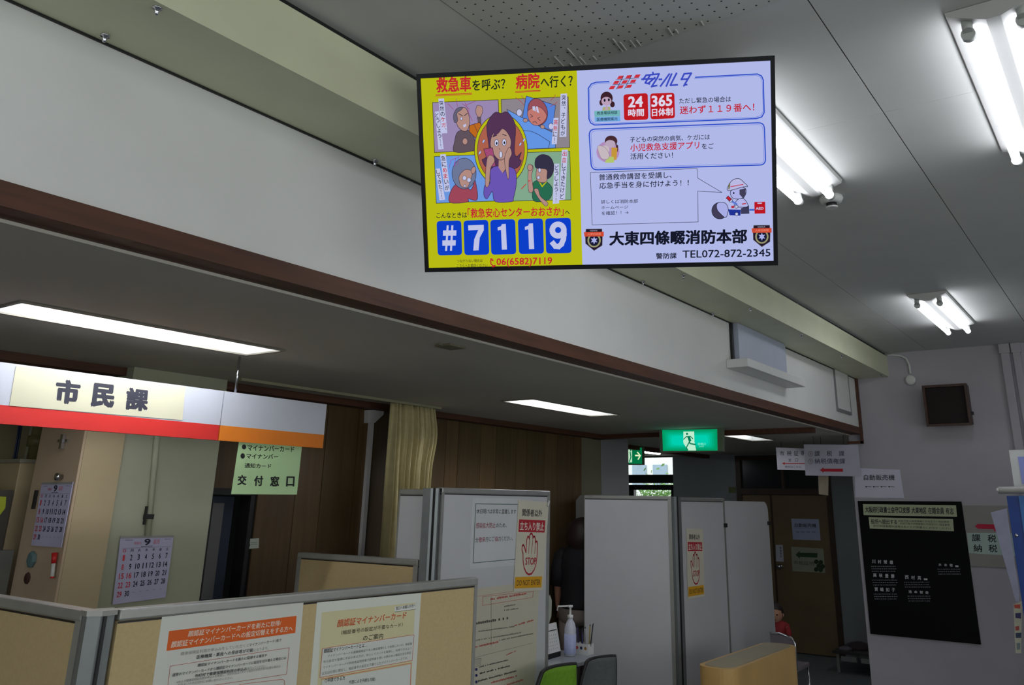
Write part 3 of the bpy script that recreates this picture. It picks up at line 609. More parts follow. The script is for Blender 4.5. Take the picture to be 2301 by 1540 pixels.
for ox, oy in ((0, 0), (1865, -42)):
    S.done(); S.acc = {}
    e = lambda L: [(a+ox, b_+oy+y4) for a, b_ in L]
    S.shape(e([(92, 720), (268, 718), (275, 800), (272, 900), (182, 958), (88, 880), (85, 800)]), (36, 24, 44), (90, 90, 90), 5, smooth=False)
    S.ell(182+ox, 845+oy+y4, 74, 78, (150, 150, 110)); S.ell(182+ox, 845+oy+y4, 56, 62, (26, 26, 52))
    pts = []
    for k in range(12): r_ = 42 if k % 2 == 0 else 20; pts.append((182+ox+r_*math.cos(k*math.pi/6+.52), 845+oy+y4+r_*1.05*math.sin(k*math.pi/6+.52)))
    S.poly(pts, (168, 176, 230)); S.poly(e([(68, 752), (290, 748), (290, 800), (76, 803)]), (204, 74, 52))
    t4('OSAKA', (135+ox, 745+oy), (220+ox, 744+oy), (135+ox, 728+oy), (160, 160, 180), .01); t4('大東四條畷', (108+ox, 790+oy), (258+ox, 786+oy), (108+ox, 764+oy), (226, 130, 110), .01)
S.done()
# thin front glass of the screen edge: none in the photo, the panel is matt

# ------------------------------------------------------------------ header wall fittings
t = thing('panel_light', 'white wall box with a pale grey panel and a projecting shelf on the header wall', 'wall fitting', (6.1, YH, 2.9))
MB().box((5.63, YH-.05, 2.76), (6.62, YH-.001, ZB-.002)).build('panel', mat('pale_grey_panel', (176, 182, 200), .4, .03), t)
bevel(MB().box((5.50, YH-.16, 2.705), (6.72, YH-.001, 2.765)).build('shelf', white_enam, t))
MB().box((5.62, YH-.055, 2.765), (6.64, YH-.05, 2.79)).build('lip', white_enam, t)
MB().box((5.585, YH-.02, 2.77), (5.612, YH-.001, ZB-.004)).build('cable', dark, t)
t = thing('duct_cover', 'flat outlined white cover plate at the far end of the header wall', 'cover plate', (8.3, YH, 2.8))
MB().box((8.09, YH-.012, 2.66), (8.53, YH-.001, ZB-.002)).build('plate', wall_white, t)
MB().box((8.08, YH-.016, 2.65), (8.092, YH-.001, ZB-.002)).box((8.53, YH-.016, 2.65), (8.542, YH-.001, ZB-.002)).box((8.092, YH-.014, 2.65), (8.53, YH-.001, 2.68)).build('edge_strip', mat('grey_strip', (120, 120, 122), .5, .03), t)
t = thing('smoke_detector', 'round white smoke detector on the hall ceiling beside the light', 'smoke detector', (4.13, 1.09, CZ))
q = onZ(1868, 455, 3.25)
MB().lathe((q.x, q.y, CZ), (0,0,-1), [(-.001, .055), (.012, .058), (.03, .05), (.035, .03)], 24).build('base', white_enam, t)
MB().lathe((q.x, q.y, CZ-.035), (0,0,-1), [(0, .026), (.02, .026)], 12).build('sensor_cage', dark, t)
MB().lathe((q.x, q.y, CZ-.053), (0,0,-1), [(0, .03), (.008, .028)], 18).build('cap', white_enam, t)
q = onZ(1012, 777, LZ)
t = thing('ceiling_hatch', 'small dark rectangular cover on the low office ceiling', 'cover plate', (q.x, q.y, LZ))
MB().box((q.x-.055, q.y-.045, LZ-.01), (q.x+.055, q.y+.045, LZ-.0005)).build('cover', mat('hatch', (110, 104, 84), .6, .05), t)
MB().box((q.x-.085, q.y-.004, LZ-.008), (q.x-.055, q.y+.004, LZ-.0005)).build('tab', mat('hatch', (110, 104, 84), .6, .05), t)
# speaker box on end wall
sp = [onX(2071, 867, 8.62), onX(2171, 861, 8.62), onX(2182, 956, 8.62), onX(2084, 959, 8.62)]
y1, y0 = sp[0].y, sp[1].y; zt, zl = sp[0].z, sp[2].z
t = thing('wall_speaker', 'dark brown wooden speaker box mounted high on the white end wall', 'speaker', (XE, (y0+y1)/2, zl))
spw = mat('speaker_wood', (62, 38, 28), .5, .3, 5, stretch=(3, 8, 3))
th = .022; yb0, yb1, zb0, zb1 = y0+.02, y1-.03, zl+.03, zt+.0
mb = MB()
mb.prism([(8.62, y0, zl), (8.62, y1, zl), (XE, yb1, zb0), (XE, yb0, zb0)], (0, 0, th)).prism([(8.62, y0, zt), (8.62, y1, zt), (XE, yb1, zt), (XE, yb0, zt)], (0, 0, -th))
mb.prism([(8.62, y0, zl+th), (8.62, y0, zt-th), (XE, yb0, zt-th), (XE, yb0, zb0)], (0, th, 0)).prism([(8.62, y1, zl+th), (8.62, y1, zt-th), (XE, yb1, zt-th), (XE, yb1, zb0)], (0, -th, 0))
mb.build('cabinet', spw, t)
MB().box((8.65, y0+th, zl+th), (8.66, y1-th, zt-th)).build('grille', mat('black_grille_cloth', (30, 20, 20), .9, .2, 60), t)
MB().box((8.70, y0-.015, zl+.10), (8.73, y0+.005, zl+.13)).build('knob', dark, t)
# round junction box with conduit
q = onX(2047, 855, XE); t = thing('junction_box', 'round white junction box with a curved conduit on the end wall', 'junction box', tuple(q))
MB().lathe((XE, q.y, q.z), (-1,0,0), [(-.001, .05), (.03, .048), (.036, .03)], 24).build('box', white_enam, t)
pth = [onX(a, b_, XE-.012) for a, b_ in ((2046, 840), (2043, 820), (2036, 806), (2024, 800), (2006, 798), (1988, 799))]
MB().tube(pth, .011, 10).build('conduit', white_enam, t)
# trunking top right
t = thing('cable_trunking', 'pair of white vertical cable trunkings at the right end of the end wall', 'cable trunking', (XE, .8, 1.9))
a = onX(2275, 900, XE).y; b_ = onX(2296, 900, XE).y
for yy, ww in ((a, .07), (b_-.02, .06)):
    MB().box((XE-.035, yy-ww/2, 1.0), (XE-.001, yy+ww/2, CZ-.05)).build('trunking', wall_end, t); MB().box((XE-.045, yy-ww/2-.01, CZ-.09), (XE-.001, yy+ww/2+.01, CZ-.002)).build('top_cover', wall_end, t)

# ------------------------------------------------------------------ papers, boards on the end wall and far doors
PN = (-1, 0, 0)
def qpx(*a): return [tuple(p) for p in a]
t = thing('paper_notice', 'white paper with black characters and four small left arrows above the black board', 'notice', tuple(onX(1980, 1090, XE)))
s = Sheet(qpx((1920, 1052), (2022, 1056), (2032, 1120), (1922, 1118)), (XE-.003, 0, 0), PN, t, rgb=(208, 206, 222))
s.conv = lambda x, y: (x, y)
z = zoom(1900, 1040, 3.666); s.conv = z
s.text('自動販売機', (150, 146), (405, 146), (150, 100), (30, 28, 40), .012)
for k in range(4): a = 160+k*63; s.line([(a+6, 199), (a+52, 200)], 4, (30, 28, 40)); s.poly([(a, 199), (a+14, 191), (a+14, 208)], (30, 28, 40))
s.done()
t = thing('notice_board', 'large black board with pale title strips and white names on the end wall', 'notice board', tuple(onX(2060, 1280, XE)))
bq = qpx((1927, 1126), (2160, 1127.5), (2204, 1449), (1956, 1425))
s = Sheet(bq, (XE-.02, 0, 0), PN, t, thick=.018, m=mat('black_board', (8, 8, 11), .5, .1, spec=.12), name='board', step=.0004); s.conv = z
s.poly([(143, 342), (910, 352), (918, 447), (150, 433)], (176, 184, 150), 'title_strip'); s.poly([(190, 450), (885, 466), (893, 565), (200, 543)], (176, 184, 150), 'title_strip')
BKb = (20, 22, 36)
s.text('大阪府行政書士会守口支部', (163, 412), (532, 418), (160, 360), BKb, .025); s.text('大東地区', (545, 419), (668, 422), (543, 366), BKb, .025); s.text('在籍会員', (682, 422), (812, 424), (680, 368), BKb, .02); s.text('有志', (826, 425), (892, 427), (824, 372), BKb, .02)
s.text('役所へ提出する', (210, 505), (425, 510), (208, 465), BKb, .02)
for (a, b_, a2, b2, h) in ((435, 488, 855, 497, 16), (450, 510, 860, 522, 17), (230, 530, 870, 552, 18)):
    s.text('許認可等の申請書類の作成並びに相談業務' if h < 18 else '許可申請書類作成等は私たち行政書士にお任せください', (a, b_), (a2, b2), (a-1, b_-h), BKb, .005)
WN = (205, 205, 210)
for nm, x0_, y0_, x1_, y1_ in (('川村常雄', 218, 830, 398, 838), ('高秋豊勝', 228, 943, 410, 952), ('賀嶋知子', 240, 1058, 414, 1064), ('西村英一', 490, 960, 682, 963), ('池本智俊', 520, 1075, 690, 1086), ('木本敬一', 765, 853, 937, 856)):
    h = 32 if nm[0] in '川高賀西' else 24; n = len(nm); g = (x1_-x0_)/(n-.0)
    for i_, ch in enumerate(nm):
        a = x0_+i_*g*1.08; s.text(ch, (a, y0_+i_*2.5), (a+g*.62, y0_+i_*2.5+1), (a-1, y0_-(h if ch != '一' else 5)+i_*2.5-(0 if ch != '一' else 9)), WN, .015)
    for j in range(3):
        rnd = random.Random(nm+str(j)); xx = x0_-8+j*4; yy = y0_+22+j*20
        while xx < x1_+8: wv = rnd.uniform(4, 14); s.poly([(xx, yy), (xx+wv, yy+.3), (xx+wv, yy+7), (xx, yy+7)], (120, 120, 128), 'fine_print', .0012); xx += wv+rnd.uniform(3, 7)
s.done()
t = thing('direction_sign', 'grey sign panel with red arrow, between black board and blue rack', 'sign', tuple(onX(2220, 1200, XE)))
s = Sheet(qpx((2162, 1136), (2290, 1137), (2305, 1279), (2181, 1272)), (XE-.012, 0, 0), PN, t, thick=.01, rgb=(150, 146, 142), name='sign_panel', step=.0004); s.conv = z
s.poly([(1065, 525), (1090, 505), (1290, 512), (1290, 570), (1225, 565), (1220, 548), (1092, 545)], (190, 30, 66), 'red_arrow')
s.poly([(1000, 578), (1400, 580), (1410, 770), (1015, 745)], (176, 196, 188), 'label_strip')
for ch, a, b_ in (('課', 1042, 650), ('税', 1172, 655), ('課', 1295, 660), ('納', 1055, 735), ('税', 1180, 738), ('課', 1305, 745)): s.text(ch, (a, b_), (a+72, b_+2), (a-4, b_-62), (36, 44, 44), .02)
s.done()
# hanging signs by the corner
def hung(name, label, quad, X, rgb, items, cords):
    t = thing(name, label, 'sign', tuple(onX(*quad[0], X)))
    s = Sheet(quad, (X, 0, 0), PN, t, thick=.004, rgb=rgb, name='sign_panel', step=.0004)
    items(s); s.done()
    for p in cords:
        a = onX(*p, X); MB().tube([(X+.002, a.y, a.z-.005), (X+.002, a.y, LZ-.001)], .0022, 6).build('cord', dark, t)
z8 = zoom(1640, 960, 4.529)
def it1(s):
    s.conv = z8; R2 = (206, 50, 36)
    for ch, a in (('市', 508), ('税', 582), ('証', 652), ('明', 725)): s.text(ch, (a, 292), (a+46, 293), (a-1, 243), (40, 40, 60), .01)
    for ch, a in (('窓', 597), ('口', 665)): s.text(ch, (a, 353), (a+28, 353), (a, 322), (60, 60, 80), .008)
    s.line([(560, 371), (790, 371)], 8, R2, 'red_arrow'); s.poly([(530, 371), (560, 356), (560, 386)], R2, 'red_arrow'); s.text('受付はこちら', (563, 416), (725, 418), (562, 394), (60, 60, 80), .005)
hung('hanging_sign', 'small white hanging sign with a thin red left arrow', qpx((1743.5, 1006), (1832, 1009), (1834, 1058), (1747, 1056)), 9.4, (214, 212, 224), it1, ((1756, 1008), (1806, 1009)))
def it2(s):
    s.conv = z8; K = (70, 70, 88)
    for ch, a in (('課', 862), ('税', 985), ('課', 1110)): s.text(ch, (a, 296), (a+56, 297), (a-1, 242), K, .012)
    s.text('納税債権課', (865, 374), (1175, 375), (863, 320), K, .012)
    for cy, ch in ((273, '8'), (350, '9')):
        s.line([(822+24*math.cos(i*.5236), cy+26*math.sin(i*.5236)) for i in range(12)], 5, (140, 124, 120), 'ring', True); s.text(ch, (812, cy+15), (832, cy+15), (812, cy-15), (140, 124, 120), .005)
    s.poly([(916, 438), (955, 412), (955, 424), (1150, 424), (1152, 456), (955, 454), (955, 466)], (180, 28, 46), 'red_arrow')
hung('hanging_sign', 'larger pale grey hanging sign with a thick red left arrow by the wall corner', qpx((1806, 999), (1928, 1000), (1935, 1071), (1810, 1069)), 8.72, (182, 180, 196), it2, ((1828, 1000), (1896, 1000)))
t = thing('paper_strip', 'narrow brownish paper strip hanging under the larger arrow sign', 'paper', tuple(onX(1850, 1080, 8.8)))
P = [onX(*p, 8.8) for p in ((1838, 1062), (1862, 1062), (1861, 1114), (1840, 1111))]; MB().prism(P, (.001, 0, 0)).build('sheet', mat('kraft', (150, 138, 120), .8, .08), t)
q = onX(1850, 1062, 8.8); MB().tube([(8.8, q.y, q.z), (8.8, q.y, LZ)], .002, 6).build('cord', dark, t)
# notices on far door
t = thing('paper_notice', 'pale blue paper on the brown door with black characters and tiny arrows', 'notice', tuple(onX(1810, 1190, XD)))
s = Sheet(qpx((1778, 1166), (1840, 1167.5), (1844, 1215), (1782, 1213)), (XD-.003, 0, 0), PN, t, rgb=(170, 180, 210), step=.0004); s.conv = z8
s.text('自動販売機', (660, 1020), (880, 1024), (658, 980), (30, 30, 50), .012)
for k in range(4): s.line([(672+k*54, 1068), (708+k*54, 1070)], 5, (30, 30, 50))
s.done()
t = thing('paper_notice', 'greenish paper on the brown door with a dark green left arrow, below the blue one', 'notice', tuple(onX(1815, 1260, XD)))
s = Sheet(qpx((1777.5, 1229), (1850, 1233.5), (1854.5, 1288), (1781, 1284)), (XD-.003, 0, 0), PN, t, rgb=(152, 158, 136), step=.0004); s.conv = z8
s.poly([(668, 1300), (712, 1262), (712, 1280), (892, 1284), (890, 1330), (712, 1322), (712, 1340)], (34, 68, 40), 'green_arrow'); s.text('市税証明', (650, 1400), (860, 1410), (646, 1360), (86, 94, 80), .012)
for a, b_ in ((880, 1372), (925, 1378), (905, 1415), (880, 1450), (925, 1455), (945, 1420)): s.ell(a, b_, 24, 24, (34, 54, 32), name='flower_print', n=10)
s.done()
t = thing('paper_notice', 'narrow white paper notice at the door edge above the handle', 'notice', tuple(onX(1751, 1240, XD)))
s = Sheet(qpx((1743, 1225), (1759, 1225), (1761, 1263), (1744, 1262)), (XD-.006, 0, 0), PN, t, rgb=(190, 194, 206), step=.0004); s.conv = z8
s.vtext('警備員室', (516, 1218), (520, 1330), 18, (40, 40, 60), .01); s.done()
# green label at pillar edge
t = thing('wall_plate', 'small olive plate on the bluish pillar near the door frame', 'plate', tuple(onX(1646, 1102, XD)))
MB().box((XD-.012, onX(1653, 1102, XD).y, onX(1646, 1108, XD).z), (XD-.001, onX(1638, 1102, XD).y, onX(1646, 1095, XD).z)).build('plate', mat('olive_plate', (96, 104, 60), .6, .1), t)

# ------------------------------------------------------------------ exit signs
def exit_sign(quad_out, quad_in, X, label, full):
    t = thing('exit_sign', label, 'exit sign', tuple(onX(*quad_out[0], X)))
    P = [onX(*p, X) for p in quad_out]
    MB().prism(P, (.05, 0, 0)).build('housing', mat('exit_housing', (110, 122, 100), .5, .05), t)
    s = Panel((X-.001, 0, 0), PN, t, lambda c: emit('exit_%d_%d_%d' % tuple(c), c, 1.0), .0006)
    return t, s
t, s = exit_sign(qpx((1481, 962.5), (1623, 960), (1623.5, 1014.5), (1483, 1017.5)), None, 7.45, 'lit green exit sign with white running figure under the low ceiling', True)
z6 = zoom(1380, 940, 5.924); s.conv = z6
s.poly([(640, 158), (1372, 146), (1378, 432), (650, 438)], (0, 150, 98), 'lit_face')
for k in range(5): s.rrect([(655+k*26, 172+k*17), (1357-k*26, 160+k*17), (1362-k*26, 420-k*17), (663+k*26, 426-k*17)], 50, (0, 158+k*12, 106+k*17), 'lit_face')
s.poly([(925, 180), (1068, 178), (1072, 320), (1095, 432), (985, 432), (925, 330)], (190, 236, 206), 'pictogram')
G = (0, 120, 84); s.ell(974, 210, 15, 15, G, name='pictogram', n=14)
s.line([(985, 245), (1015, 340), (1085, 352)], 17, G, 'pictogram'); s.line([(930, 282), (965, 248), (1020, 245), (1050, 275)], 12, G, 'pictogram'); s.line([(1000, 250), (1015, 300)], 30, G, 'pictogram'); s.line([(1010, 310), (965, 395), (985, 425)], 14, G, 'pictogram')
s.text('非常口', (1118, 362), (1222, 360), (1118, 330), (130, 230, 200), .02); s.text('EXIT', (1140, 388), (1204, 387), (1140, 370), (130, 230, 200), .01); s.done()
t, s = exit_sign(qpx((1396, 1001), (1444, 1004), (1444.5, 1045), (1398, 1045)), None, 9.5, 'second green exit sign with a right arrow half hidden behind the grey pillar', False)
q = onX(1425, 1003, 9.5); MB().tube([(9.52, q.y, q.z), (9.52, q.y, LZ)], .008, 8).build('stem', metal_grey, t)
s.conv = z6
s.poly([(110, 378), (370, 394), (372, 610), (112, 605)], (0, 112, 66), 'lit_face'); s.poly([(150, 400), (238, 405), (240, 590), (150, 590)], (190, 226, 190), 'pictogram')
s.line([(285, 498), (345, 500)], 20, (220, 240, 190), 'arrow_mark'); s.line([(312, 455), (350, 500), (322, 548)], 16, (220, 240, 190), 'arrow_mark'); s.ell(222, 428, 10, 12, G, name='pictogram', n=12); s.line([(215, 450), (225, 520), (205, 580)], 14, G, 'pictogram'); s.done()

# ------------------------------------------------------------------ hanging department sign
def hsign(xa, xb, label, strip, name='department_sign'):
    t = thing(name, label, 'sign', (xa, 3.68, 2.06))
    MB().box((xa, 3.68, 2.132), (xb, 3.71, 2.297)).build('white_board', mat('sign_white', (202, 205, 216), .4, .02), t)
    MB().box((xa, 3.68, 2.06), (xb, 3.71, 2.132)).build('coloured_band', strip, t)
    return t
redm = mat('sign_red', (206, 44, 40), .45, .03); orm = mat('sign_orange', (226, 126, 32), .45, .03)
t = hsign(.55, 2.530, 'long hanging sign with a red lower band and large black characters on cream', redm)
MB().tube([(.8, 3.695, 2.297), (.8, 3.695, LZ)], .006, 8).build('rod', chrome, t)
s = Sheet(qpx((36, 822.5), (417, 869), (409.5, 944.5), (21, 912)), (0, 3.678, 0), (0, -1, 0), t, rgb=(212, 209, 182), thick=.0015, name='cream_sheet', step=.0003)
z5 = zoom(0, 780, 4.53); s.conv = z5; K = (44, 44, 58)
# heavy brush-like gothic: wide strokes
s.text('市', (545, 570), (800, 592), (575, 322), K, .055); s.text('民', (915, 607), (1155, 628), (945, 362), K, .055); s.text('課', (1268, 640), (1500, 660), (1290, 408), K, .045)
s.done()
t = hsign(2.536, 3.189, 'short hanging sign board with an orange lower band, right of the red-banded one', orm)
MB().tube([(2.605, 3.695, 2.297), (2.605, 3.695, LZ)], .006, 8).build('rod', chrome, t)
t = thing('paper_notice', 'light green paper with black handwritten-style characters hanging below the orange-banded sign', 'notice', (2.85, 3.68, 1.8))
s = Sheet(qpx((537, 993), (678.5, 1003), (667, 1112), (519.5, 1111)), (0, 3.69, 0), (0, -1, 0), t, rgb=(180, 212, 160), step=.0003)
zc = zoom(440, 960, 4.529); s.conv = zc; K = (24, 28, 28)
s.ell(490, 203, 22, 26, K, name='bullet'); s.ell(476, 295, 22, 28, K, name='bullet')
s.text('マイナンバーカード', (525, 240), (1000, 256), (525, 180), K, .02); s.text('マイナンバー', (512, 322), (835, 328), (515, 270), K, .02); s.text('通知カード', (495, 416), (765, 424), (497, 366), K, .02)
for ch, a, b_ in (('交', 420, 592), ('付', 588, 600), ('窓', 752, 604), ('口', 916, 606)): s.text(ch, (a, b_), (a+(84 if ch == '口' else 92), b_), (a+6, b_-104), K, .035)
s.done()

# ------------------------------------------------------------------ office left: steel door, calendars, pipe, cables
pk = mat('pinkish_beige_steel', (190, 168, 142), .5, .05, 3); pk2 = mat('beige_steel_edge', (186, 168, 134), .5, .05, 3)
t = thing('steel_cabinet', 'pinkish beige steel cabinet with a calendar, standing left of the grey-green pillar', 'cabinet', (2.4, 4.6, 0))
MB().prism([(2.318, 4.50, 0), (2.525, 4.50, 0), (2.525, 4.96, 0), (2.318, 4.96, 0)], (0, 0, 2.36)).build('body', pk2, t)
MB().box((2.305, 4.503, .03), (2.3175, 4.96, 2.34)).build('door', pk, t)
def w_(x, y, d=0): return onX(x, y, 2.305-d)
q = w_(136, 1072, .012)
MB().lathe((2.303, q.y, q.z), (-1, 0, 0), [(0, .012), (.02, .012), (.022, .02), (.034, .018), (.036, .004)], 14).build('knob', chrome, t)
q = onX(143, 992, 2.30); MB().box((2.292, q.y-.05, q.z-.005), (2.303, q.y+.05, q.z+.01)).box((2.285, q.y-.012, q.z-.04), (2.303, q.y+.012, q.z+.035)).build('door_catch', chrome, t)
q = onX(80, 1122, 2.30); MB().box((2.29, q.y-.008, q.z-.05), (2.304, q.y+.008, q.z+.045)).build('handle_slot', dark, t)
q = onX(60, 1300, 2.30); MB().lathe((2.304, q.y, q.z), (-1, 0, 0), [(0, .03), (.006, .026), (.008, .01)], 9).build('rust_patch', mat('rust', (70, 40, 34), .8, .3), t)
t = thing('magnet', 'blue-grey lump magnet on the beige steel cabinet', 'magnet', tuple(onX(68, 1258, 2.28)))
q = onX(68, 1258, 2.29); MB().lathe((2.303, q.y, q.z), (-1, 0, 0), [(0, .04), (.012, .042), (.018, .03)], 7).build('magnet_body', mat('teal_plastic', (92, 118, 122), .5, .1), t, smooth=False)
t = thing('marker_pen', 'white marker pen with red cap stuck on the steel cabinet', 'marker pen', tuple(onX(120, 1270, 2.28)))
a, b_ = onX(123, 1243, 2.285), onX(117, 1300, 2.285); m_ = a.lerp(b_, .42); m2 = a.lerp(b_, .94)
MB().tube([a, m_], [.014, .011], 10).build('cap', mat('red_plastic', (190, 30, 30), .4, .05), t); MB().tube([m_, m2], .009, 10).build('barrel', white_enam, t); MB().tube([m2, b_], .010, 10).build('end_plug', mat('red_plastic', (190, 30, 30), .4, .05), t)
def calendar(quad, o, n, label, loc, heavy=.012):
    t = thing('wall_calendar', label, 'calendar', loc)
    s = Sheet(quad, o, n, t, rgb=(184, 182, 212), thick=.004, step=.0004)
    K = (34, 34, 60); R2 = (206, 60, 70)
    s.rect(.0, .0, 1, .035, (150, 150, 150), 'top_binding')
    s.t('9', .43, .55, .045, .145, K, .03); s.rect(.38, .155, .6, .162, K); s.rect(.04, .175, .96, .179, (110, 110, 130))
    s.t('令和六', .24, .38, .085, .13, (214, 120, 140), .01, 'tint_print'); s.t('長月', .60, .72, .06, .13, (214, 120, 140), .01, 'tint_print'); s.fine(.08, .22, .05, .065, (120, 120, 150)); s.fine(.82, .95, .05, .065, (120, 120, 150))
    for i, ch in enumerate('日月火水木金土'): s.t(ch, .06+i*.135, .115+i*.135, .19, .235, R2 if i == 0 else K, .01)
    for r_ in range(5):
        for c_ in range(7):
            d = r_*7+c_+1
            if d > 30: break
            col = R2 if c_ == 0 or d in (16, 23) else K; v = .275+r_*.135; u = .06+c_*.135
            if d < 10: s.t(str(d), u+.012, u+.05, v, v+.085, col, .02)
            else: s.t(str(d), u-.012, u+.07, v, v+.085, col, .02)
    for i in range(5): s.fine(.32+i*.13, .37+i*.13, .84, .86, (160, 160, 190))
    s.done(); return t
n1 = Vector((-1, 0, 0)); zd = zoom(60, 1060, 4.811)
calendar([zd(165, 118), zd(500, 112), zd(370, 822), zd(48, 800)], (2.296, 0, 0), n1, 'narrow-looking paper calendar on the pinkish beige steel cabinet, left of the other calendar', tuple(onX(115, 1150, 2.29)))
calendar([zd(1018, 700), zd(1590, 690), zd(1500, 1362), zd(930, 1440)], (0, 4.515, 0), (0, -1, 0), 'large paper calendar hanging crooked on the grey-green pillar', tuple(onY(320, 1280, 4.51)))
# conduit on pillar with hook
t = thing('pillar_conduit', 'thin vertical conduit with a dark clip on the grey-green pillar', 'conduit', tuple(onY(345, 1100, 4.52)))
a, b_ = onY(362, 880, 4.515), onY(332, 1205, 4.515)
MB().tube([a, b_], .016, 10).build('conduit', pg, t); q = onY(336, 1162, 4.5); MB().box((q.x-.03, 4.49, q.z-.012), (q.x+.02, 4.512, q.z+.014)).build('clip', dark, t); q = onY(328, 1160, 4.5); MB().box((q.x-.004, 4.50, q.z-.045), (q.x+.004, 4.515, q.z+.05)).build('hook', dark, t)
# left strip of the photo: pipe, box, cables, dark cabinet
t = thing('drain_pipe', 'brownish vertical pipe with a coupling beside the steel cabinet', 'pipe', tuple(onY(80, 1000, 4.9)))
a, b_ = onY(92, 955, 5.3), onY(70, 1042, 5.3); ol = mat('olive_pipe', (110, 100, 66), .5, .15); MB().tube([a+Vector((0,0,.5)), Vector((a.x, a.y, b_.z+.02))], .04, 12).build('pipe', ol, t); q = onY(83, 992, 5.3); q.x = a.x; MB().tube([q+Vector((0,0,.03)), q-Vector((0,0,.03))], .055, 12).build('coupling', ol, t)
t = thing('metal_box', 'beige metal box at the foot of the olive pipe', 'box', tuple(onY(60, 1200, 4.8)))
p = [onY(*c, 5.15) for c in ((46, 1040), (84, 1045))]
bevel(MB().box((p[0].x, 5.15, .4), (p[1].x+.05, 5.45, p[0].z)).build('body', pk2, t)); MB().box((p[0].x-.01, 5.14, p[0].z), (p[1].x+.06, 5.46, p[0].z+.02)).build('lid', mat('box_lid', (150, 146, 130), .5, .05), t)
t = thing('cable_pair', 'two thin dark blue cables dangling at the left edge', 'cable', tuple(onY(30, 1000, 4.7)))
for dx in (0, 5): MB().tube([onY(x_+dx, y_, 5.4) for x_, y_ in ((46, 940), (38, 990), (30, 1035), (16, 1070), (8, 1095))], .006, 8).build('cable', mat('navy_cable', (40, 52, 84), .5, .1), t)
t = thing('dark_cabinet', 'dark equipment cabinet with a yellow-green sticker at the left edge', 'cabinet', tuple(onY(0, 1200, 4.5)))
q = onY(31, 1102, 5.0); MB().box((q.x-.6, 5.0, .3), (q.x, 5.4, q.z)).build('body', mat('dark_steel', (52, 46, 40), .5, .1), t)
MB().box((q.x-.6, 4.95, .3), (q.x+.04, 4.999, q.z-.30)).build('lower_panel', mat('grey_steel', (84, 84, 80), .5, .1), t)
P = [onY(*c, 4.995) for c in ((-20, 1115), (14, 1117), (12, 1142), (0, 1158), (-20, 1158))]; MB().prism(P, (0, .002, 0)).build('sticker', mat('yellow_green', (150, 160, 20), .5, .05), t)
# ribbed duct glimpsed above the sign
t = thing('ribbed_duct', 'grey ribbed duct glimpsed in the dark gap above the long sign', 'duct', tuple(onY(200, 830, 4.72)))
for k in range(5):
    q = onY(168+k*17.5, 832, 5.3); MB().tube([(q.x, 5.3, 2.15), (q.x, 5.3, LZ)], .022, 10).build('duct_rib', mat('duct_grey', (140, 138, 126), .4, .05), t)
t = thing('wall_slab', 'pale wall slab glimpsed above the left end of the long sign', 'panel', tuple(onY(40, 810, 4.9)))
MB().box((X0+2, 5.2, 2.2), (onY(80, 810, 5.2).x, 5.23, LZ-.02)).build('slab', pk2, t)
# notice on timber wall
t = thing('paper_notice', 'tiny white sticker notice with a round mark on the timber wall beside the dark doorway', 'notice', tuple(onY(567, 1222, YW)))
s = Sheet([zc(508, 1140), zc(643, 1132), zc(640, 1232), zc(500, 1246)], (0, YW-.003, 0), (0, -1, 0), t, rgb=(176, 182, 170), step=.0004)
s.conv = zc; s.line([(532+16*math.cos(i*.628), 1200+22*math.sin(i*.628)) for i in range(10)], 8, (50, 56, 50), 'ring_mark', True)
for y_ in (1178, 1196): s.line([(560, y_), (622, y_-4)], 5, (120, 130, 120), 'fine_print')
s.done()
# white pipe duct with funnel head
t = thing('wall_duct', 'grey vertical duct with a wider angled head on the timber wall left of the curtain', 'duct', tuple(onY(830, 1000, YW)))
dg = mat('duct_paint', (214, 212, 214), .5, .04)
a = onY(836, 952, 4.695).x; b2 = onY(814, 1245, 4.66)
MB().box((a-.017, 4.69, .3), (a+.017, YW-.001, onY(834, 950, 4.69).z)).build('duct', dg, t)
P = [onY(*c, 4.68) for c in ((827, 922), (863, 922), (862, 932), (842, 951), (826, 951))]; MB().prism(P, (0, .039, 0)).build('duct_head', dg, t)
# curtain and rail
t = thing('curtain', 'yellowish beige pleated curtain hanging from the ceiling rail before the timber wall', 'curtain', (4.62, 4.38, 2.46))
NX, NZ = 120, 30; vs = []; fs = []
for j in range(NZ+1):
    v = j/NZ; z_ = 2.462-v*1.9
    for i in range(NX+1):
        u = i/NX; pinch = .0+.02*v
        xl = 4.395+.018*v; xr = 4.845+.05*math.exp(-((v-.10)/.09)**2)-.03*v
        ph = u*2*math.pi*8.5+.5*math.sin(3*v+6*u); amp = .016+.022*min(1, v*3)
        vs.append((xl+(xr-xl)*u+.008*math.sin(ph*.5+v*2), 4.385+amp*math.sin(ph)+.008*math.sin(ph*2.3+v*4), z_))
for j in range(NZ):
    for i in range(NX): a = j*(NX+1)+i; fs.append((a, a+NX+1, a+NX+2, a+1))
mb = MB().add(vs, fs); mb.sm = True
o = mb.build('curtain_cloth', mat('curtain_cloth', (184, 172, 128), .8, .08, 20, bump=.3), t); sol = o.modifiers.new('s', 'SOLIDIFY'); sol.thickness = .003
t = thing('curtain_rail', 'thin pale curtain rail fixed to the low ceiling', 'curtain rail', (3.1, 4.36, LZ))
MB().box((3.1, 4.35, LZ-.018), (4.9, 4.375, LZ-.001)).build('rail', mat('rail_paint', (150, 146, 120), .5, .05), t)
t = thing('tall_locker', 'pale grey tall locker between the standing woman and the timber wall', 'locker', (7.4, 4.5, 0))
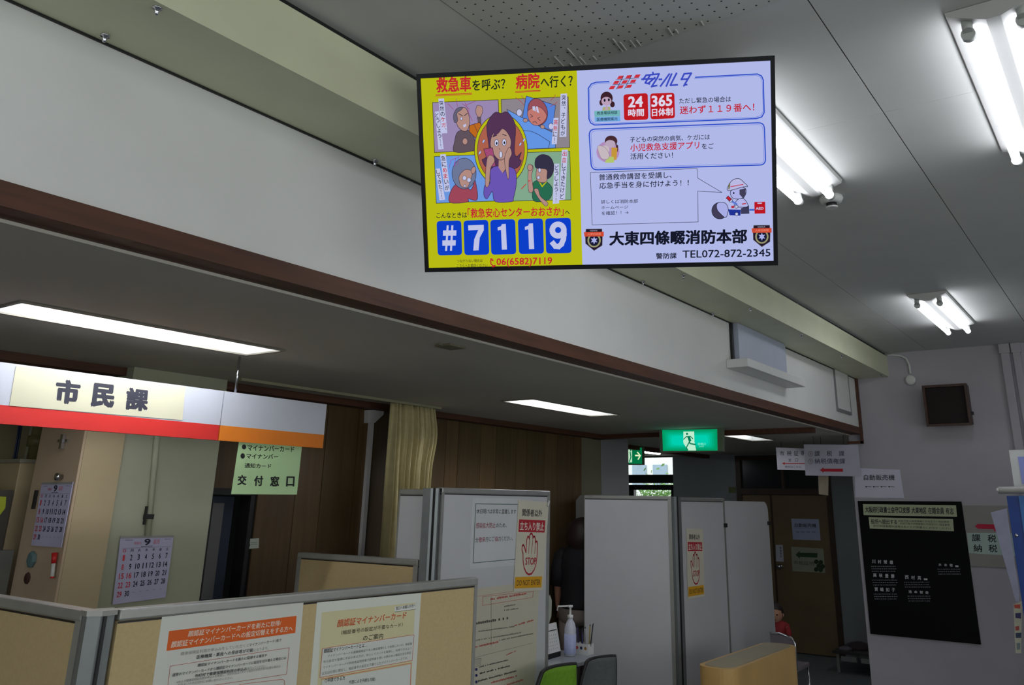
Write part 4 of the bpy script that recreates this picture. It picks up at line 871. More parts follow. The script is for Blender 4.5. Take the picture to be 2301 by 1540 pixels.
q = onX(1294, 1125, 7.3); MB().prism([(7.3, q.y, 0), (7.3, q.y, q.z), (7.3, q.y-.05, q.z+.05), (7.3, q.y-.28, q.z+.06), (7.3, q.y-.28, 0)], (.35, 0, 0)).build('body', mat('locker_grey', (140, 140, 138), .5, .04), t)
MB().box((7.29, q.y-.26, .1), (7.2995, q.y-.03, q.z-.05)).build('door', mat('locker_grey', (140, 140, 138), .5, .04), t)

# ------------------------------------------------------------------ partitions
beige = mat('beige_partition_cloth', (190, 168, 124), .85, .05, 90, bump=.4); pwhite = mat('white_partition_board', (192, 192, 196), .45, .02, 4)
rail = mat('aluminium_rail', (158, 158, 154), .35, .06, 20, metal=.4); post = mat('aluminium_post', (128, 132, 134), .35, .05, 20, metal=.4)
def partition(a, b_, z_, face, label, th=.04, e0=.03, e1=.03, cap=True, z_cut=None, name='partition', cat='partition'):
    a = Vector((a[0], a[1], 0)); b_ = Vector((b_[0], b_[1], 0)); d = (b_-a); L = d.length; d.normalize(); n = Vector((d.y, -d.x, 0))
    if n.dot(-a) < 0: n = -n
    t = thing(name, label, cat, tuple(a.lerp(b_, .5)))
    mk = lambda s0, s1, z0, z1, t0, t1: MB().obox(a+d*s0+n*t0+Vector((0,0,z0)), d*(s1-s0), n*(t1-t0), Vector((0,0,z1-z0)))
    mk(e0, L-e1, .06, z_-.03, -th*.42, th*.42).build('board', face, t)
    if e0: mk(0, e0, .0, z_-.004, -th/2, th/2).build('edge_post', rail, t)
    if e1: mk(L-e1, L, .0, z_-.004, -th/2, th/2).build('edge_post', rail, t)
    if cap:
        bevel(mk(0, L, z_-.03, z_, -th*.55, th*.55).build('top_rail', rail, t), .006)
        mk(.0, L, z_-.036, z_-.0305, -th*.45, th*.45).build('rail_groove', dark, t)
    for s0 in (.1, L-.16): mk(s0, s0+.06, 0, .058, -.1, .1).build('foot', dark, t)
    return t
nA = (1.40, 2.395); nB = (2.885, 2.335)
partition(nA, nB, 1.5, beige, 'near beige office partition carrying two large paper posters', .04, .0, .018)
partition((1.345, 2.43), (1.345, 3.35), 1.5, beige, 'beige partition panel at the bottom left corner, running away from the corner post', .04, .03, .03)
t = thing('corner_post', 'grey aluminium corner post joining the two near beige partitions', 'post', (1.36, 2.40, 0))
MB().prism([(1.325, 2.425, 0), (1.32, 2.395, 0), (1.345, 2.372, 0), (1.385, 2.375, 0), (1.40, 2.395, 0), (1.37, 2.425, 0)], (0, 0, 1.488)).build('post', post, t)
MB().prism([(1.32, 2.43, 1.488), (1.315, 2.39, 1.488), (1.345, 2.366, 1.488), (1.39, 2.37, 1.488), (1.405, 2.42, 1.488), (1.37, 2.432, 1.488)], (0, 0, .013)).build('post_cap', rail, t)
MB().box((1.352, 2.366, .02), (1.360, 2.376, 1.487)).build('slot', dark, t)
partition((3.50, 3.20), (3.46, 4.10), 1.5, beige, 'beige partition panel behind the near one, ending at the white partition post', .04)
t = thing('corner_post', 'tall grey aluminium post with a dark slot at the left end of the white partition', 'post', (3.53, 3.16, 0))
MB().prism([(3.48, 3.19, 0), (3.49, 3.145, 0), (3.53, 3.125, 0), (3.56, 3.14, 0), (3.56, 3.19, 0)], (0, 0, 1.86)).build('post', post, t); MB().box((3.502, 3.128, .02), (3.510, 3.14, 1.86)).build('slot', dark, t)
partition((3.565, 3.15), (4.60, 3.15), 1.865, pwhite, 'tall white partition carrying the notices and the stop hand sign', .04, .02, .03)
partition((3.53, 3.20), (3.53, 3.40), 1.855, pwhite, 'narrow white partition panel left of the tall post, in front of the curtain', .03, .0, .01)
P1 = onZ(1516, 1117, 1.86); bY = 3.35
partition((6.80, 3.37), (6.60, 4.12), 1.862, pwhite, 'wide white partition panel behind the desk, left of the grey post', .04, .03, .008)
t = thing('corner_post', 'grey post with a dark slot between the two far white partition panels', 'post', (6.84, 3.35, 0))
MB().prism([(6.80, 3.385, 0), (6.795, 3.345, 0), (6.83, 3.325, 0), (6.90, 3.33, 0), (6.90, 3.38, 0)], (0, 0, 1.858)).build('post', post, t); MB().box((6.818, 3.32, .02), (6.826, 3.335, 1.858)).build('slot', dark, t)
partition((6.90, bY), (7.84, bY), 1.856, pwhite, 'far white partition panel with the small stop hand sign', .04, .0, .035)
# rounded white board
t = thing('partition', 'white partition board with a rounded top corner at the right end of the far row', 'partition', (8.4, bY, 0))
xa, xb, zt_ = 7.85, 9.0, 1.835; r_ = .11
prof = [(xa, bY+.012, 0), (xb, bY+.012, 0)]+[(xb-r_+r_*math.cos(a), bY+.012, zt_-r_+r_*math.sin(a)) for a in [i*math.pi/16 for i in range(9)]]+[(xa, bY+.012, zt_)]
MB().prism(prof, (0, -.024, 0)).build('board', pwhite, t)
for px_, py_ in ((1628.5, 1181), (1727, 1176)):
    q = onY(px_, py_, bY-.015); MB().box((q.x-.03, bY-.03, q.z-.018), (q.x+.03, bY+.02, q.z+.018)).build('clip', dark, t)

# ------------------------------------------------------------------ posters on the near partition
dA = (Vector((*nB, 0))-Vector((*nA, 0))).normalized(); nN = Vector((dA.y, -dA.x, 0)); oN = Vector((*nA, 0))+nN*.018
GY = (70, 70, 72); TX = (60, 62, 66)
t = thing('poster', 'paper poster with an orange title band, left one on the near partition', 'poster', tuple(oN+Vector((.3, 0, 1.1))))
s = Sheet(qpx((364, 1387), (682, 1353.5), (664, 1560), (338, 1575)), oN, nN, t, rgb=(206, 206, 198), step=.0003)
ze = zoom(360, 1380, 6.768)
s.conv = ze; Wt = (226, 206, 188)
s.poly([(133, 262), (2072, 30), (2052, 290), (93, 565)], (212, 92, 22), 'title_band')
s.text('顔認証マイナンバーカードを新たに取得/', (415, 352), (1830, 180), (432, 258), Wt, .018); s.text('顔認証マイナンバーカードへの設定切替えをする方へ', (155, 520), (2008, 262), (172, 420), Wt, .018)
s.text('健康保険証利用の申込みをしていただくと', (305, 635), (1345, 500), (312, 580), (130, 130, 128), .0); s.text('マイナンバーカード1枚で', (1350, 500), (1840, 420), (1356, 450), GY, .008)
s.text('医療機関・薬局への受診等が可能', (548, 688), (1410, 578), (556, 628), (50, 50, 56), .015); s.text('になります。', (1420, 578), (1640, 540), (1426, 530), (130, 130, 128), .0)
s.line([(150, 795), (1960, 515), (1918, 918), (112, 1210)][:3], 6, (170, 60, 50)); s.line([(150, 795), (95, 1240)], 6, (170, 60, 50)); s.line([(1918, 918), (95, 1195)], 6, (170, 60, 50))
s.text('顔認証マイナンバーカードを新たに取得する場合や', (562, 808), (1615, 650), (570, 758), TX, .01); s.text('通常のマイナンバーカードから顔認証マイナンバーカードに設定を切り替える場合には', (175, 958), (1905, 690), (182, 905), TX, .008)
s.text('市町村で健康保険証利用の申込み', (520, 970), (1310, 860), (528, 915), (50, 50, 56), .015); s.text('を行ってください。', (1318, 858), (1605, 815), (1324, 808), (130, 130, 128), .0)
s.text('※本人が健康保険証利用の申込みを希望し、市町村窓口において設定の手続き等が必要な場合は、', (240, 1062), (1830, 812), (247, 1018), (130, 130, 128), .0)
s.text('お住まいの市区町村にお問い合わせください。', (260, 1102), (1100, 990), (266, 1060), (130, 130, 128), .0)
s.rrect([(1180, 1075), (1890, 990), (1880, 1330), (1150, 1400)], 60, (190, 70, 50), stroke=6)
s.done()
t = thing('poster', 'pale yellow paper poster with an orange-red title, right one on the near partition', 'poster', tuple(oN+dA*.9+Vector((0, 0, 1.1))))
s = Sheet(qpx((712.5, 1354.5), (946.5, 1333), (932, 1560), (694.5, 1570)), oN, nN, t, rgb=(210, 212, 202), step=.0003)
zf = zoom(680, 1280, 5.479); s.conv = zf
s.poly([(235, 530), (1385, 410), (1330, 1500), (170, 1560)], (206, 198, 158), 'cream_field')
s.poly([(1132, 462), (1395, 425), (1392, 490), (1130, 525)], (214, 214, 208), 'tag_box'); s.line([(1130, 525), (1392, 490)], 4, GY)
s.text('窓口へお越しの方へ', (1146, 502), (1385, 462), (1148, 460), TX, .006)
s.text('顔認証マイナンバーカード', (418, 715), (1268, 605), (432, 618), (204, 84, 36), .014)
s.text('（暗証番号の設定が不要なカード）', (470, 808), (1228, 705), (474, 752), (84, 74, 56), .006); s.text('のご案内', (738, 882), (985, 852), (744, 812), (60, 64, 44), .008)
s.poly([(240, 978), (1368, 808), (1345, 1118), (208, 1330)], (206, 208, 202), 'text_box')
s.line([(240, 975), (1368, 805), (1345, 1120), (208, 1332)], 5, (196, 90, 70), 'print', True)
s.text('顔認証マイナンバーカードとは…', (256, 1032), (785, 955), (262, 978), TX, .012)
for k, (tx, a) in enumerate((('マイナンバーカードを健康保険証や本人確認書類として利用したいが、暗証番', 300), ('号の設定や管理に不安がある方が、安心してカードを取得し、利用できるよう', 248), ('マイナンバーカードの利用者証明用電子証明書を用いる際の本人確認方法を限定', 244))):
    s.text(tx, (a, 1086+k*70), (1340-k*6, 928+k*56), (a+4, 1052+k*70), (112, 112, 110), .0)
s.text('以又は目視に限定し、暗証番号の設定を不要としたマイナンバーカードです。', (232, 1302), (1290, 1108), (236, 1264), (112, 112, 110), .0)
s.line([(225, 1352), (1330, 1155), (1325, 1420)], 7, (216, 120, 90)); s.poly([(235, 1366), (1325, 1170), (1315, 1480), (215, 1560)], (206, 208, 202), 'text_box')
s.text('○申請できる方', (265, 1398), (515, 1358), (268, 1345), TX, .012); s.text('代理による手続も可能)', (560, 1420), (885, 1378), (566, 1366), TX, .012)
s.done()
# ------------------------------------------------------------------ notices on the tall white partition
oA = Vector((0, 3.15-.018, 0)); nA_ = (0, -1, 0); zg = zoom(900, 1080, 5.924)
t = thing('paper_notice', 'white laminated notice with a thin green frame on the tall white partition', 'notice', tuple(onY(1110, 1190, 3.13)))
s = Sheet([zg(955, 235), zg(1600, 245), zg(1560, 1130), zg(920, 1180)], oA, nA_, t, rgb=(200, 202, 206), step=.0003); s.conv = zg
s.line([(1575, 320), (1000, 312), (965, 1100), (1530, 1048)], 8, (40, 84, 56), 'green_frame'); K = (60, 58, 62); R2 = (150, 50, 66)
s.text('休日明けは非常に混雑します', (1008, 445), (1535, 448), (1012, 378), K, .008)
s.text('感染拡大防止', (1000, 640), (1262, 632), (1003, 565), R2, .008); s.text('のため、', (1268, 630), (1410, 625), (1270, 570), K, .008)
s.text('分', (993, 828), (1035, 826), (996, 762), K, .008); s.text('散来', (1040, 826), (1125, 820), (1043, 756), R2, .008); s.text('庁にご', (1130, 820), (1245, 812), (1133, 752), K, .008); s.text('協', (1250, 812), (1296, 810), (1252, 748), R2, .008); s.text('力ください。', (1300, 808), (1490, 800), (1303, 744), K, .008)
s.done()
def stopsign(q, o, n, label, loc, fz):
    t = thing('stop_sign_sheet', label, 'sign', loc, None)
    s = Sheet(q, o, n, t, rgb=(206, 200, 182), step=.0004, thick=.0015); R2 = (176, 32, 46)
    s.t('関係者以外', .14, .80, .085, .165, (36, 34, 38), .02); s.rect(.05, .20, .92, .335, R2, 'red_band'); s.t('立ち入り禁止', .085, .885, .222, .318, (222, 210, 200), .025)
    hp = [(.36,.77),(.28,.72),(.24,.62),(.22,.545),(.17,.50),(.19,.485),(.25,.50),(.335,.565),(.34,.50),(.335,.42),(.345,.395),(.385,.39),(.41,.415),(.415,.37),(.445,.355),(.50,.355),(.525,.375),(.53,.41),(.57,.39),(.61,.395),(.63,.425),(.635,.46),(.665,.445),(.70,.452),(.715,.48),(.715,.60),(.70,.70),(.64,.76),(.55,.79),(.45,.79)]
    hp = [(.38,.785),(.30,.73),(.255,.65),(.235,.57),(.195,.525),(.20,.485),(.235,.475),(.27,.495),(.335,.56),(.335,.42),(.36,.385),(.395,.385),(.42,.41),(.425,.37),(.455,.35),(.50,.35),(.53,.375),(.535,.40),(.565,.38),(.60,.385),(.625,.415),(.63,.45),(.655,.435),(.69,.44),(.71,.47),(.715,.60),(.70,.69),(.65,.755),(.57,.80),(.47,.81)]
    s.line(hp, .022, R2, 'hand_outline', True)
    for a in (.425, .53, .63): s.line([(a, .42), (a-.005, .57)], .010, R2, 'hand_outline')
    s.t('STOP', .33, .69, .615, .70, R2, .01)
    s.rect(.02, .835, .93, .965, (216, 158, 20), 'yellow_band'); s.t('DO NOT ENTER', .08, .88, .87, .935, (60, 50, 30), .008); s.done(); return t
t = stopsign([zg(1570, 265), zg(1975, 290), zg(1893, 1462), zg(1505, 1480)], oA-Vector((0, .004, 0)), nA_, 'large stop hand sign with red and yellow bands on the tall white partition', tuple(onY(1190, 1220, 3.12)), 1)
q = onY(1235, 1127, 3.12); MB().tube([q+Vector((-.02, 0, -.03)), q+Vector((-.005, 0, 0)), q+Vector((.01, .02, .0))], .006, 8).build('curled_tape', white_enam, t)
t = thing('poster', 'long paper of text tables below the stop hand sign, partly behind the near partition', 'poster', tuple(onY(1140, 1400, 3.13)))
zh = zoom(1040, 1300, 6.392)
s = Sheet([zh(60, 165), zh(1100, 40), zh(1015, 1900), zh(-60, 1900)], oA, nA_, t, rgb=(196, 190, 172), step=.00035); s.conv = zh
RR_ = (186, 84, 74); GG = (120, 116, 106)
s.line([(185, 262), (720, 190)], 4, RR_); s.line([(285, 265), (1010, 190), (1000, 275), (280, 392)], 5, RR_, 'printed_frame', True); s.line([(405, 262), (405, 980)], 4, GG)
rnd = random.Random(3)
def fl(x0_, y0_, x1_, y1_, h, c):
    n = max(3, int((x1_-x0_)/(h*.75)))
    for i in range(n):
        if rnd.random() < .12: continue
        a0, a1 = i/n, (i+.72)/n; xx0, yy0, xx1, yy1 = x0_+(x1_-x0_)*a0, y0_+(y1_-y0_)*a0, x0_+(x1_-x0_)*a1, y0_+(y1_-y0_)*a1
        hh_ = h*rnd.uniform(.6, 1); s.poly([(xx0, yy0-hh_), (xx1, yy1-hh_), (xx1, yy1), (xx0, yy0)], c, 'fine_print', .0018)
DK = (70, 66, 62)
for L in ((395, 315, 915, 230, 30, RR_), (590, 415, 760, 385, 20, GG), (590, 470, 800, 440, 20, GG), (160, 670, 655, 585, 38, DK), (160, 780, 740, 700, 20, GG), (740, 690, 1015, 610, 26, RR_), (160, 905, 880, 780, 20, GG), (520, 900, 1010, 800, 20, GG), (150, 1005, 510, 925, 28, RR_), (620, 1110, 760, 1050, 18, RR_), (230, 1285, 650, 1180, 20, DK), (220, 1385, 680, 1265, 26, DK), (215, 1490, 770, 1340, 26, DK), (340, 1530, 820, 1400, 28, RR_), (500, 1580, 890, 1460, 28, RR_)): fl(*L)
s.line([(150, 1145), (1000, 930)], 4, GG)
for y_ in (1310, 1395, 1490): s.ell(190, y_, 17, 22, (40, 44, 110), name='blue_dot', n=12)
s.poly([(150, 1160), (250, 1145), (245, 1230), (145, 1250)], (176, 172, 158)); s.line([(150, 1165), (255, 1150), (245, 1250), (130, 1280)], 4, GG)
s.done()
# small stop sign on the far partition
zi = zoom(1300, 1080, 3.348)
stopsign([zi(812, 360), zi(935, 368), zi(950, 872), zi(822, 895)], (0, bY-.021, 0), nA_, 'small stop hand sign on the far white partition panel', tuple(onY(1562, 1260, bY)), 1)

# ------------------------------------------------------------------ desk group
t = thing('desk', 'grey-topped office desk behind the white partition with the sanitiser bottle', 'desk', (5.5, 3.9, 0))
tb = bevel(MB().box((4.75, 3.50, .695), (5.90, 4.25, .72)).build('desk_top', mat('desk_grey', (150, 154, 160), .3, .05), t))
MB().box((4.76, 3.505, .69), (5.895, 4.245, .6945)).build('desk_edge', dark, t)
for x_, y_ in ((4.8, 3.55), (5.85, 3.55), (4.8, 4.2), (5.85, 4.2)): MB().box((x_-.02, y_-.02, 0), (x_+.02, y_+.02, .69)).build('leg', dark, t)
MB().box((4.8, 4.16, .3), (5.85, 4.18, .68)).build('back_panel', mat('desk_grey', (150, 154, 160), .3, .05), t)
P = [onZ(*c, .7215) for c in ((1180, 1495), (1224, 1490), (1260, 1486), (1260, 1498), (1224, 1511), (1190, 1518))]
t = thing('desk_mat', 'pale sheet lying on the front edge of the desk', 'paper', tuple(P[0])); MB().prism([P[0], P[2], P[3], P[5]], (0, 0, .001)).build('sheet', mat('pale_sheet', (178, 182, 184), .4, .05), t)
def on_desk(x, y): return onZ(x, y, .72)
b0 = on_desk(1281, 1475)
t = thing('sanitiser_bottle', 'clear pump bottle of hand sanitiser with blue print on the desk', 'bottle', tuple(b0))
dist = (b0-EYE).length; mpp = dist/F*.985
hB = 72*mpp; rB = 12*mpp
MB().lathe(b0, (0,0,1), [(0, rB*.8), (.006, rB), (hB*.72, rB), (hB*.86, rB*.75), (hB*.95, rB*.42), (hB, rB*.4)], 20).build('bottle_body', mat('milky_plastic', (190, 192, 206), .25, .03), t)
MB().lathe(b0+Vector((0,0,.02)), (0,0,1), [(0, rB*1.02), (.001, rB*1.03), (hB*.5, rB*1.03), (hB*.501, rB*1.01)], 20).build('label', mat('bottle_label', (164, 172, 208), .4, .08, 60), t)
top = b0+Vector((0,0,hB)); h2 = 19*mpp
MB().lathe(top, (0,0,1), [(-.004, rB*.5), (.018, rB*.48), (.02, rB*.2), (h2, rB*.2), (h2+.002, rB*.45), (h2+.016, rB*.45)], 14).build('pump', white_enam, t)
MB().tube([top+Vector((0,0,h2+.01)), top+Vector((0,0,h2+.01))+Vector((-.058, .083, -.004))*.9, top+Vector((0,0,h2+.01))+Vector((-.06, .086, -.035))*.95], .006, 8).build('nozzle', white_enam, t)
# pen holder
h0 = [on_desk(1293, 1470), on_desk(1322, 1474)]
t = thing('pen_holder', 'small white pen box with coloured dots on the desk', 'pen holder', tuple(h0[0]))
dv = (h0[1]-h0[0]); nd = Vector((dv.y, -dv.x, 0)).normalized()
if nd.dot(-h0[0]) < 0: nd = -nd
hh2 = .075; wv = dv.normalized()
mb = MB().obox(h0[0], dv, -nd*.004, Vector((0,0,hh2))).obox(h0[0]-nd*.075, dv, nd*.004, Vector((0,0,hh2))).obox(h0[0]-nd*.004, wv*.004, -nd*.067, Vector((0,0,hh2))).obox(h0[1]-nd*.004, -wv*.004, -nd*.067, Vector((0,0,hh2))).obox(h0[0]-nd*.004, dv, -nd*.067, Vector((0,0,.004)))
mb.build('box', white_enam, t)
for f_, c_ in ((.12, (190, 60, 50)), (.45, (40, 48, 80)), (.78, (150, 110, 50))):
    c0 = h0[0]+dv*f_+Vector((0,0,hh2*.6))+nd*.0005; MB().lathe(c0, nd, [(0, .011), (.001, .011)], 14).build('dot', ink(c_), t)
for k, (f_, c_, hgt, lean) in enumerate(((.1, (30, 34, 90), .17, -.02), (.25, (24, 24, 30), .16, .01), (.4, (40, 40, 110), .15, -.01), (.55, (120, 120, 124), .17, .0), (.95, (20, 20, 22), .20, .03), (.85, (150, 130, 40), .19, .01))):
    a = h0[0]+dv*min(f_, .9)-nd*.035+Vector((0,0,.006)); t2 = thing('pen', ('dark blue pen, leftmost in the white pen box', 'black pen in the white pen box', 'blue pen in the middle of the white pen box', 'grey pen in the white pen box', 'tall black pen leaning right out of the pen box', 'yellow-and-black pen at the right of the pen box')[k], 'pen', tuple(a))
    e = a+Vector((0,0,hgt))+wv*lean; MB().tube([a, e], .0045, 8).build('barrel', ink(c_), t2); MB().tube([e, e+Vector((0,0,.012))+wv*.004], [.0045, .002], 8).build('tip', dark, t2)
# desk calendar
c0 = [on_desk(1222, 1486), on_desk(1260, 1475)]; dv = c0[1]-c0[0]; nd = Vector((dv.y, -dv.x, 0)).normalized()
if nd.dot(-c0[0]) < 0: nd = -nd
t = thing('desk_calendar', 'white desk calendar on a black base beside the bottle', 'calendar', tuple(c0[0])); hC = 62*mpp
MB().prism([c0[0], c0[0]+Vector((0,0,.035)), c0[0]-nd*.09+Vector((0,0,.035)), c0[0]-nd*.09], dv).build('base', dark, t)
up3 = Vector((0,0,hC-.035))-nd*.04
MB().obox(c0[0]+Vector((0,0,.035)), dv, up3, -nd*.006).build('page', white_enam, t)
pn = dv.cross(up3).normalized()
if pn.dot(nd) < 0: pn = -pn
for r_ in range(5):
    for c_ in range(7): a = c0[0]+Vector((0,0,.035))+dv*(.08+c_*.125)+up3*(.12+r_*.115)+pn*.001; MB().obox(a, dv.normalized()*.005, up3.normalized()*.006, pn*.0005).build('date_mark', ink((120, 120, 130)), t)
MB().obox(c0[0]+Vector((0,0,.035))+dv*.04+up3*.74+pn*.001, dv*.9, up3*.035, pn*.0005).build('heading_bar', ink((70, 70, 70)), t)
# folded device with white panel at the left
m0 = on_desk(1232, 1475); t = thing('desk_monitor', 'thin white upright panel on a dark stand at the left of the desk', 'monitor', tuple(m0))
k1 = [onY(*c, m0.y+.12) for c in ((1226, 1345), (1236, 1338), (1240, 1350), (1239, 1385), (1226, 1425))]
MB().prism(k1, (0, .02, 0)).build('panel', mat('off_white_plastic', (176, 180, 166), .4, .03), t); MB().tube([(m0.x, m0.y+.13, .72), (m0.x+.03, m0.y+.13, .86), (m0.x+.09, m0.y+.12, .97)], .012, 8).build('stand', dark, t); MB().lathe((m0.x+.10, m0.y+.12, .97), (.3, -1, .2), [(0, .03), (.03, .03), (.035, .01)], 12).build('lens_head', mat('blue_grey_plastic', (110, 118, 134), .4, .05), t)
# chairs
def mesh_chair(c, yaw_, m, label, w=.46, h=.5, base=.45):
    t = thing('office_chair', label, 'chair', (c[0], c[1], 0)); R = Matrix.Rotation(yaw_, 3, 'Z')
    vs = []; fs = []; N = 12
    for j in range(N+1):
        v = j/N; ww = w*(.62+.38*math.sin(math.pi*min(1, .25+v*.6)))/2
        for i in range(N+1):
            u = i/N*2-1; vs.append(Vector(c)+R@Vector((u*ww, .05*u*u+.04*v*v, 0))+Vector((0,0,base+.12+v*h)))
    for j in range(N):
        for i in range(N): a = j*(N+1)+i; fs.append((a, a+1, a+N+2, a+N+1))
    mb = MB().add([(p.x, p.y, p.z) for p in vs], fs); mb.sm = True; o = mb.build('backrest', m, t); sd = o.modifiers.new('s', 'SOLIDIFY'); sd.thickness = .012
    edge = [vs[j*(N+1)] for j in range(N+1)]+[vs[N*(N+1)+i] for i in range(1, N+1)]+[vs[j*(N+1)+N] for j in range(N-1, -1, -1)]
    MB().tube(edge, .012, 8).build('back_frame', dark, t)
    sv = [Vector(c)+R@Vector((x_, y_, 0))+Vector((0,0,base)) for x_, y_ in ((-.19, 0), (.19, 0), (.2, -.36), (-.2, -.36))]; bevel(MB().prism(sv, (0, 0, .06)).build('seat', m, t), .015)
    MB().tube([Vector(c)+R@Vector((0, -.2, 0))+Vector((0,0,.06)), Vector(c)+R@Vector((0, -.2, 0))+Vector((0,0,base))], .03, 10).build('column', dark, t)
    for k in range(5): a = k*1.2566; MB().tube([Vector(c)+R@Vector((0, -.2, 0))+Vector((0,0,.07)), Vector(c)+R@Vector((.28*math.cos(a), -.2+.28*math.sin(a), 0))+Vector((0,0,.04))], [.022, .014], 8).build('base_arm', dark, t)
    return t
g0 = onZ(1226, 1499, .90); mesh_chair((g0.x, g0.y, 0), math.radians(182), mat('green_mesh', (112, 160, 34), .7, .1, 60), 'bright green office chair in front of the desk', .46, .36, .42)
g1 = onZ(1326, 1478, .80); mesh_chair((g1.x, g1.y, 0), math.radians(176), mat('grey_mesh', (96, 100, 100), .7, .1, 60), 'dark grey office chair beside the green one', .42, .36, .32)
# reception counter with rounded ends
t = thing('counter_block', 'beige rounded counter block with a grey top in front of the far partitions', 'counter', (6.4, 2.65, 0))
cx0, cx1, cy0, cy1, R2_ = 5.80, 7.14, 2.46, 2.74, .12
def rloop(x0_, x1_, y0_, y1_, r, z_): return [(p[0], p[1], z_) for p in rr([(x0_, y0_), (x1_, y0_), (x1_, y1_), (x0_, y1_)], r, 8)]
MB().prism(rloop(cx0, cx1, cy0, cy1, .13, .05), (0, 0, .70)).build('body', mat('beige_vinyl', (196, 158, 96), .4, .1, 3), t)
MB().prism(rloop(cx0+.035, cx1-.035, cy0+.03, cy1-.03, .11, .75), (0, 0, .004)).build('top_pad', mat('grey_vinyl_top', (150, 140, 116), .5, .06, 4), t)
MB().prism(rloop(cx0+.02, cx1-.02, cy0+.02, cy1-.02, .12, 0), (0, 0, .05)).build('plinth', dark, t)
# chair with grey back behind the counter
t = thing('stacking_chair', 'grey-backed metal-rimmed chair behind the right end of the beige counter', 'chair', (8.0, 2.87, 0))
arc = [onX(x_, y_, 8.0) for x_, y_ in ((1730, 1423), (1750, 1424), (1766, 1429), (1780, 1436), (1786, 1446))]
MB().tube(arc+[Vector((8.0, arc[-1].y, .42))], .010, 8).build('back_frame', chrome, t)
MB().prism([arc[0], arc[1], arc[2], arc[3], arc[4], (8.0, arc[4].y, .45), (8.0, arc[0].y, .45)], (.02, 0, 0)).build('backrest', mat('grey_vinyl', (112, 104, 112), .5, .05), t)
bevel(MB().box((8.0, arc[-1].y, .40), (8.36, arc[0].y+.12, .44)).build('seat', mat('grey_vinyl', (112, 104, 112), .5, .05), t), .01)
for x_, y_ in ((8.01, arc[-1].y+.01), (8.01, arc[0].y+.1), (8.34, arc[-1].y+.01), (8.34, arc[0].y+.1)): MB().tube([(x_, y_, 0), (x_, y_, .40)], .011, 8).build('leg', chrome, t)
# bench table in the dark corner
t = thing('low_table', 'dark low table with metal legs in the corner right of the brown door', 'table', (11.1, 3.3, 0))
q = onX(1892, 1452, 11.0)
MB().box((10.6, 2.5, q.z-.03), (11.45, q.y, q.z)).build('table_top', mat('dark_laminate', (60, 56, 56), .4, .1), t)
for x_, y_ in ((10.65, q.y-.05), (11.4, q.y-.05), (10.65, 2.6), (11.4, 2.6)): MB().box((x_-.015, y_-.015, 0), (x_+.015, y_+.015, q.z-.03)).build('leg', metal_grey, t)
for k in range(3): MB().box((10.595, q.y-.10-k*.22, q.z-.10), (10.605, q.y-.27-k*.22+.0, q.z-.05)).build('drawer_slot', mat('pale_grey_plastic', (130, 130, 130), .5, .05), t)
t = thing('folded_cloth', 'dark folded cloth bundle lying on the low table', 'cloth', (11.0, 3.0, q.z))
c0 = onX(1930, 1440, 10.9)
MB().lathe((10.9, c0.y, q.z), (0, 0, 1), [(0, .13), (.03, .125), (.06, .09), (.08, .03)], 14).build('bundle', mat('dark_cloth', (56, 40, 46), .8, .2), t)
t = thing('plastic_bag', 'pale crumpled plastic bag on the low table left of the dark bundle', 'bag', (11.0, 3.2, q.z))
c0 = onX(1908, 1447, 10.75); MB().lathe((10.70, c0.y+.03, q.z), (0, 0, 1), [(0, .08), (.03, .07), (.045, .03)], 9).build('sheet', mat('grey_plastic_bag', (96, 92, 100), .4, .1), t)

# ------------------------------------------------------------------ blue leaflet rack at the right edge
XR = 7.4
t = thing('leaflet_rack', 'tall blue leaflet rack with a white top rail at the right edge', 'rack', tuple(onX(2280, 1300, XR)))
bl1 = mat('blue_painted_steel', (24, 66, 150), .4, .05); bl2 = mat('light_blue_panel', (60, 120, 190), .4, .05)
yA = onX(2262, 1118, XR).y; zT = onX(2262, 1115, XR).z
yB = onX(2282, 1118, XR).y
MB().box((XR, yB-.02, .1), (XR+.25, yA, zT)).build('side_panel', bl1, t); MB().box((XR-.01, yB-.9, .1), (XR+.2, yB-.021, zT+.002)).build('front_panel', bl2, t)
q = onX(2247, 1108, XR)
MB().tube([(XR-.03, q.y, zT+.04), (XR-.03, q.y-1.1, zT+.07)], .026, 12).build('top_rail', white_enam, t); MB().tube([(XR-.03, q.y, zT+.04), (XR-.03, q.y+.02, zT+.045)], [.026, .008], 10).build('rail_end', white_enam, t)
MB().lathe((XR-.002, onX(2284, 1204, XR).y, onX(2284, 1204, XR).z), (-1,0,0), [(0, .014), (.006, .012), (.008, .002)], 10).build('bolt', chrome, t)
t = thing('display_panel', 'white-framed pale lilac panel at the right edge above the blue rack', 'panel', tuple(onX(2290, 1050, XR)))
P = [onX(*c, XR+.30) for c in ((2267, 1012), (2330, 1010), (2340, 1105), (2280, 1102))]; MB().prism(P, (.03, 0, 0)).build('frame', white_enam, t)
P = [onX(*c, XR+.30) for c in ((2287, 1027), (2340, 1025), (2345, 1090), (2297, 1088))]; MB().prism([p-Vector((.004, 0, 0)) for p in P], (.0035, 0, 0)).build('panel_face', mat('lilac_panel', (150, 160, 226), .4, .02), t)
MB().box((XR+.305, P[3].y-.12, .0), (XR+.325, P[3].y-.09, P[3].z+.02)).build('stem', metal_grey, t)
t = thing('hanging_leaflet', 'translucent plastic leaflet pocket hanging at the left side of the blue rack', 'leaflet', tuple(onX(2245, 1200, XR)))
P = [onX(*c, XR-.05) for c in ((2226, 1152), (2262, 1143), (2290, 1330), (2290, 1365), (2282, 1350))]; MB().prism(P, (.004, 0, 0)).build('pocket', mat('plastic_pocket', (150, 150, 176), .3, .1, 10), t)
